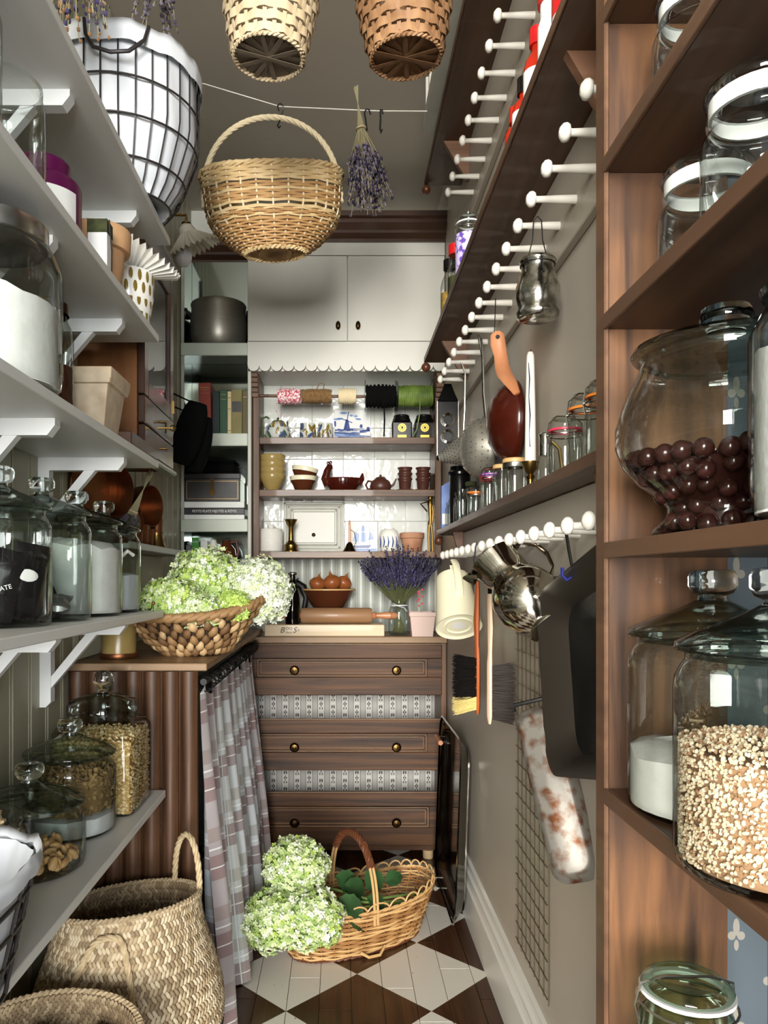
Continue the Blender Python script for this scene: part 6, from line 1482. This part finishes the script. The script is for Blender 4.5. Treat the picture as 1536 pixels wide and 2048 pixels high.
for k,(q0,q1,q2) in enumerate(((P(640,1770,2.46),P(740,1800,2.52),P(855,1783,2.66)),(P(650,1800,2.42),P(745,1805,2.50),P(835,1800,2.62)),(P(640,1820,2.40),P(720,1815,2.47),P(800,1805,2.58)))):
    s_=thing('hydrangea_sprig',('upper green hydrangea stem reaching to the far basket rim','middle green hydrangea stem lying across the basket','lower green hydrangea stem lying under the handle')[k],'stem',q0); c=Vector(q0)
    MB().tube([q0-c,Vector(q1)-c,Vector(q2)-c],.0042,7).build('stalk','stem_green',s_)
    L=((P(690,1770,2.46),(.3,.2,-.2),(-.3,-.7,.6),.12,.045),(P(672,1752,2.47),(.5,.3,-.35),(0,-.8,.5),.11,.04)) if k==0 else (((P(733,1742,2.55),(.35,.1,-.5),(.1,-.9,.4),.10,.04),(P(770,1765,2.6),(.35,.2,.1),(0,-.8,.5),.08,.03)) if k==1 else ((P(678,1798,2.38),(.5,.1,-.3),(0,-.7,.7),.11,.038),(P(690,1830,2.40),(.4,.1,-.25),(0,-.5,.8),.09,.035),(P(735,1795,2.47),(.4,.2,-.3),(.1,-.7,.6),.1,.035)))
    for (pp_,d,n_,ln_,wd) in L: m=MB(); leaf(m,Vector(pp_)-c,d,n_,ln_,wd); m.build('leaf','leaf',s_)
# ---- belly baskets
def belly(label,loc,rr,belly_r,hz,black,rot=0,handles=True,seed=1,sag=0):
    b=thing('belly_basket',label,'basket',loc,(0,0,R(rot))); g=random.Random(seed)
    def pb(t):
        if t<.5: r=belly_r*(.72+.28*sin(pi*t))
        else: r=rr+(belly_r-rr)*(.5+.5*cos(pi*(t-.5)/.5))**1.0
        return (r,r,.004+hz*t)
    pb.tilt=lambda a,t: sag*max(0,t-.5)*cos(a+.9)
    nb=int(40*black); 
    if nb: mb=MB(); chips(mb,pb,nb,96,.0052,.0032,1,g,1.5,.55,t0=0,t1=black); mb.build('black_weave','sea_black',b,kind='stuff',ang=80)
    mb=MB(); chips(mb,pb,40-nb,120,.0046,.003,3,g,1.5,.55,t0=black,t1=1); mb.build('seagrass_weave',['sea_a','sea_b','sea_c'],b,kind='stuff',ang=80)
    pts=[];fs=[];n=48;m=24
    for j in range(m+1):
        for k in range(n): pts.append(ringpt(pb,j/m,2*pi*k/n,-.003))
    for j in range(m):
        for k in range(n): l=(k+1)%n; fs.append((j*n+k,j*n+l,(j+1)*n+l,(j+1)*n+k))
    fs.append(tuple(range(n))); MB().add(pts,fs).build('inner_wall','sea_b',b,ang=180)
    mb=MB(); chips(mb,pb,15,96,.005,.0025,3,g,1.5,.55,t0=.55,t1=1,dr=-.009); mb.build('inner_weave',['sea_a','sea_b','sea_b'],b,kind='stuff',ang=80)
    mb=MB(); braid(mb,pb,1,44,.0042,.0035); mb.build('rim','sea_a',b)
    return b,pb
bk,pb=belly('large seagrass belly basket with black base and rope handles by the fluted counter',(-.472,1.735,0),.155,.208,.475,.44,sag=.05)
def at(pb,t,a,dr=0): return ringpt(pb,t,a,dr)
m=MB(); a0,a1=R(62),R(8); p0,p1=at(pb,.98,a0),at(pb,.98,a1); spiral_rope(m,arc(p0,p1,.13,40,pw=.8),.0065,3,110); m.build('rope_handle','rope',bk)
m=MB(); a0,a1=R(-112),R(-70); q0,q1=at(pb,.93,a0,.006),at(pb,.93,a1,.006)
pth=[at(pb,.55,R(-116),.008),at(pb,.72,R(-113),.008),at(pb,.86,R(-106),.009),at(pb,.93,R(-98),.010),at(pb,.945,R(-88),.010),at(pb,.92,R(-80),.010),at(pb,.8,R(-75),.009),at(pb,.66,R(-73),.008),at(pb,.5,R(-73),.008)]
def dens(p,n=8):
    p=[Vector(q) for q in p]; out=[]
    for i in range(len(p)-1):
        a,b,c,d=p[max(i-1,0)],p[i],p[i+1],p[min(i+2,len(p)-1)]
        for k in range(n):
            t=k/n; out.append(.5*((2*b)+(c-a)*t+(2*a-5*b+4*c-d)*t*t+(3*b-a-3*c+d)*t**3))
    out.append(p[-1]); return out
spiral_rope(m,dens(pth),.0062,3,110); m.build('rope_handle','rope',bk)
tag(MB().ball((0,0,0),.07,20,12,(1,.8,.55)).build('wrapped_bundle','cloth_white',loc=(-.545,1.70,.345)),'pale plastic wrapped bundle inside the large belly basket','bundle')
bk2,pb2=belly('low seagrass basket of scraps in the near lower left corner',(-.51,1.325,0),.165,.185,.40,.0,seed=4)
for k,(x,y,lab,mt) in enumerate(((-.53,1.38,'crumpled white paper in the low basket','label_white'),(-.42,1.40,'crumpled paper with red print in the low basket','pink_pot'))):
    g=random.Random(k); mb=MB().ball((0,0,0),.06,12,8,(1,.9,.5)); mb.v=[(a+g.uniform(-.008,.008),b+g.uniform(-.008,.008),c+g.uniform(-.01,.01)) for a,b,c in mb.v]; tag(mb.build('crumpled_paper',mt,loc=(x,y,.345),smooth=False),lab,'paper')
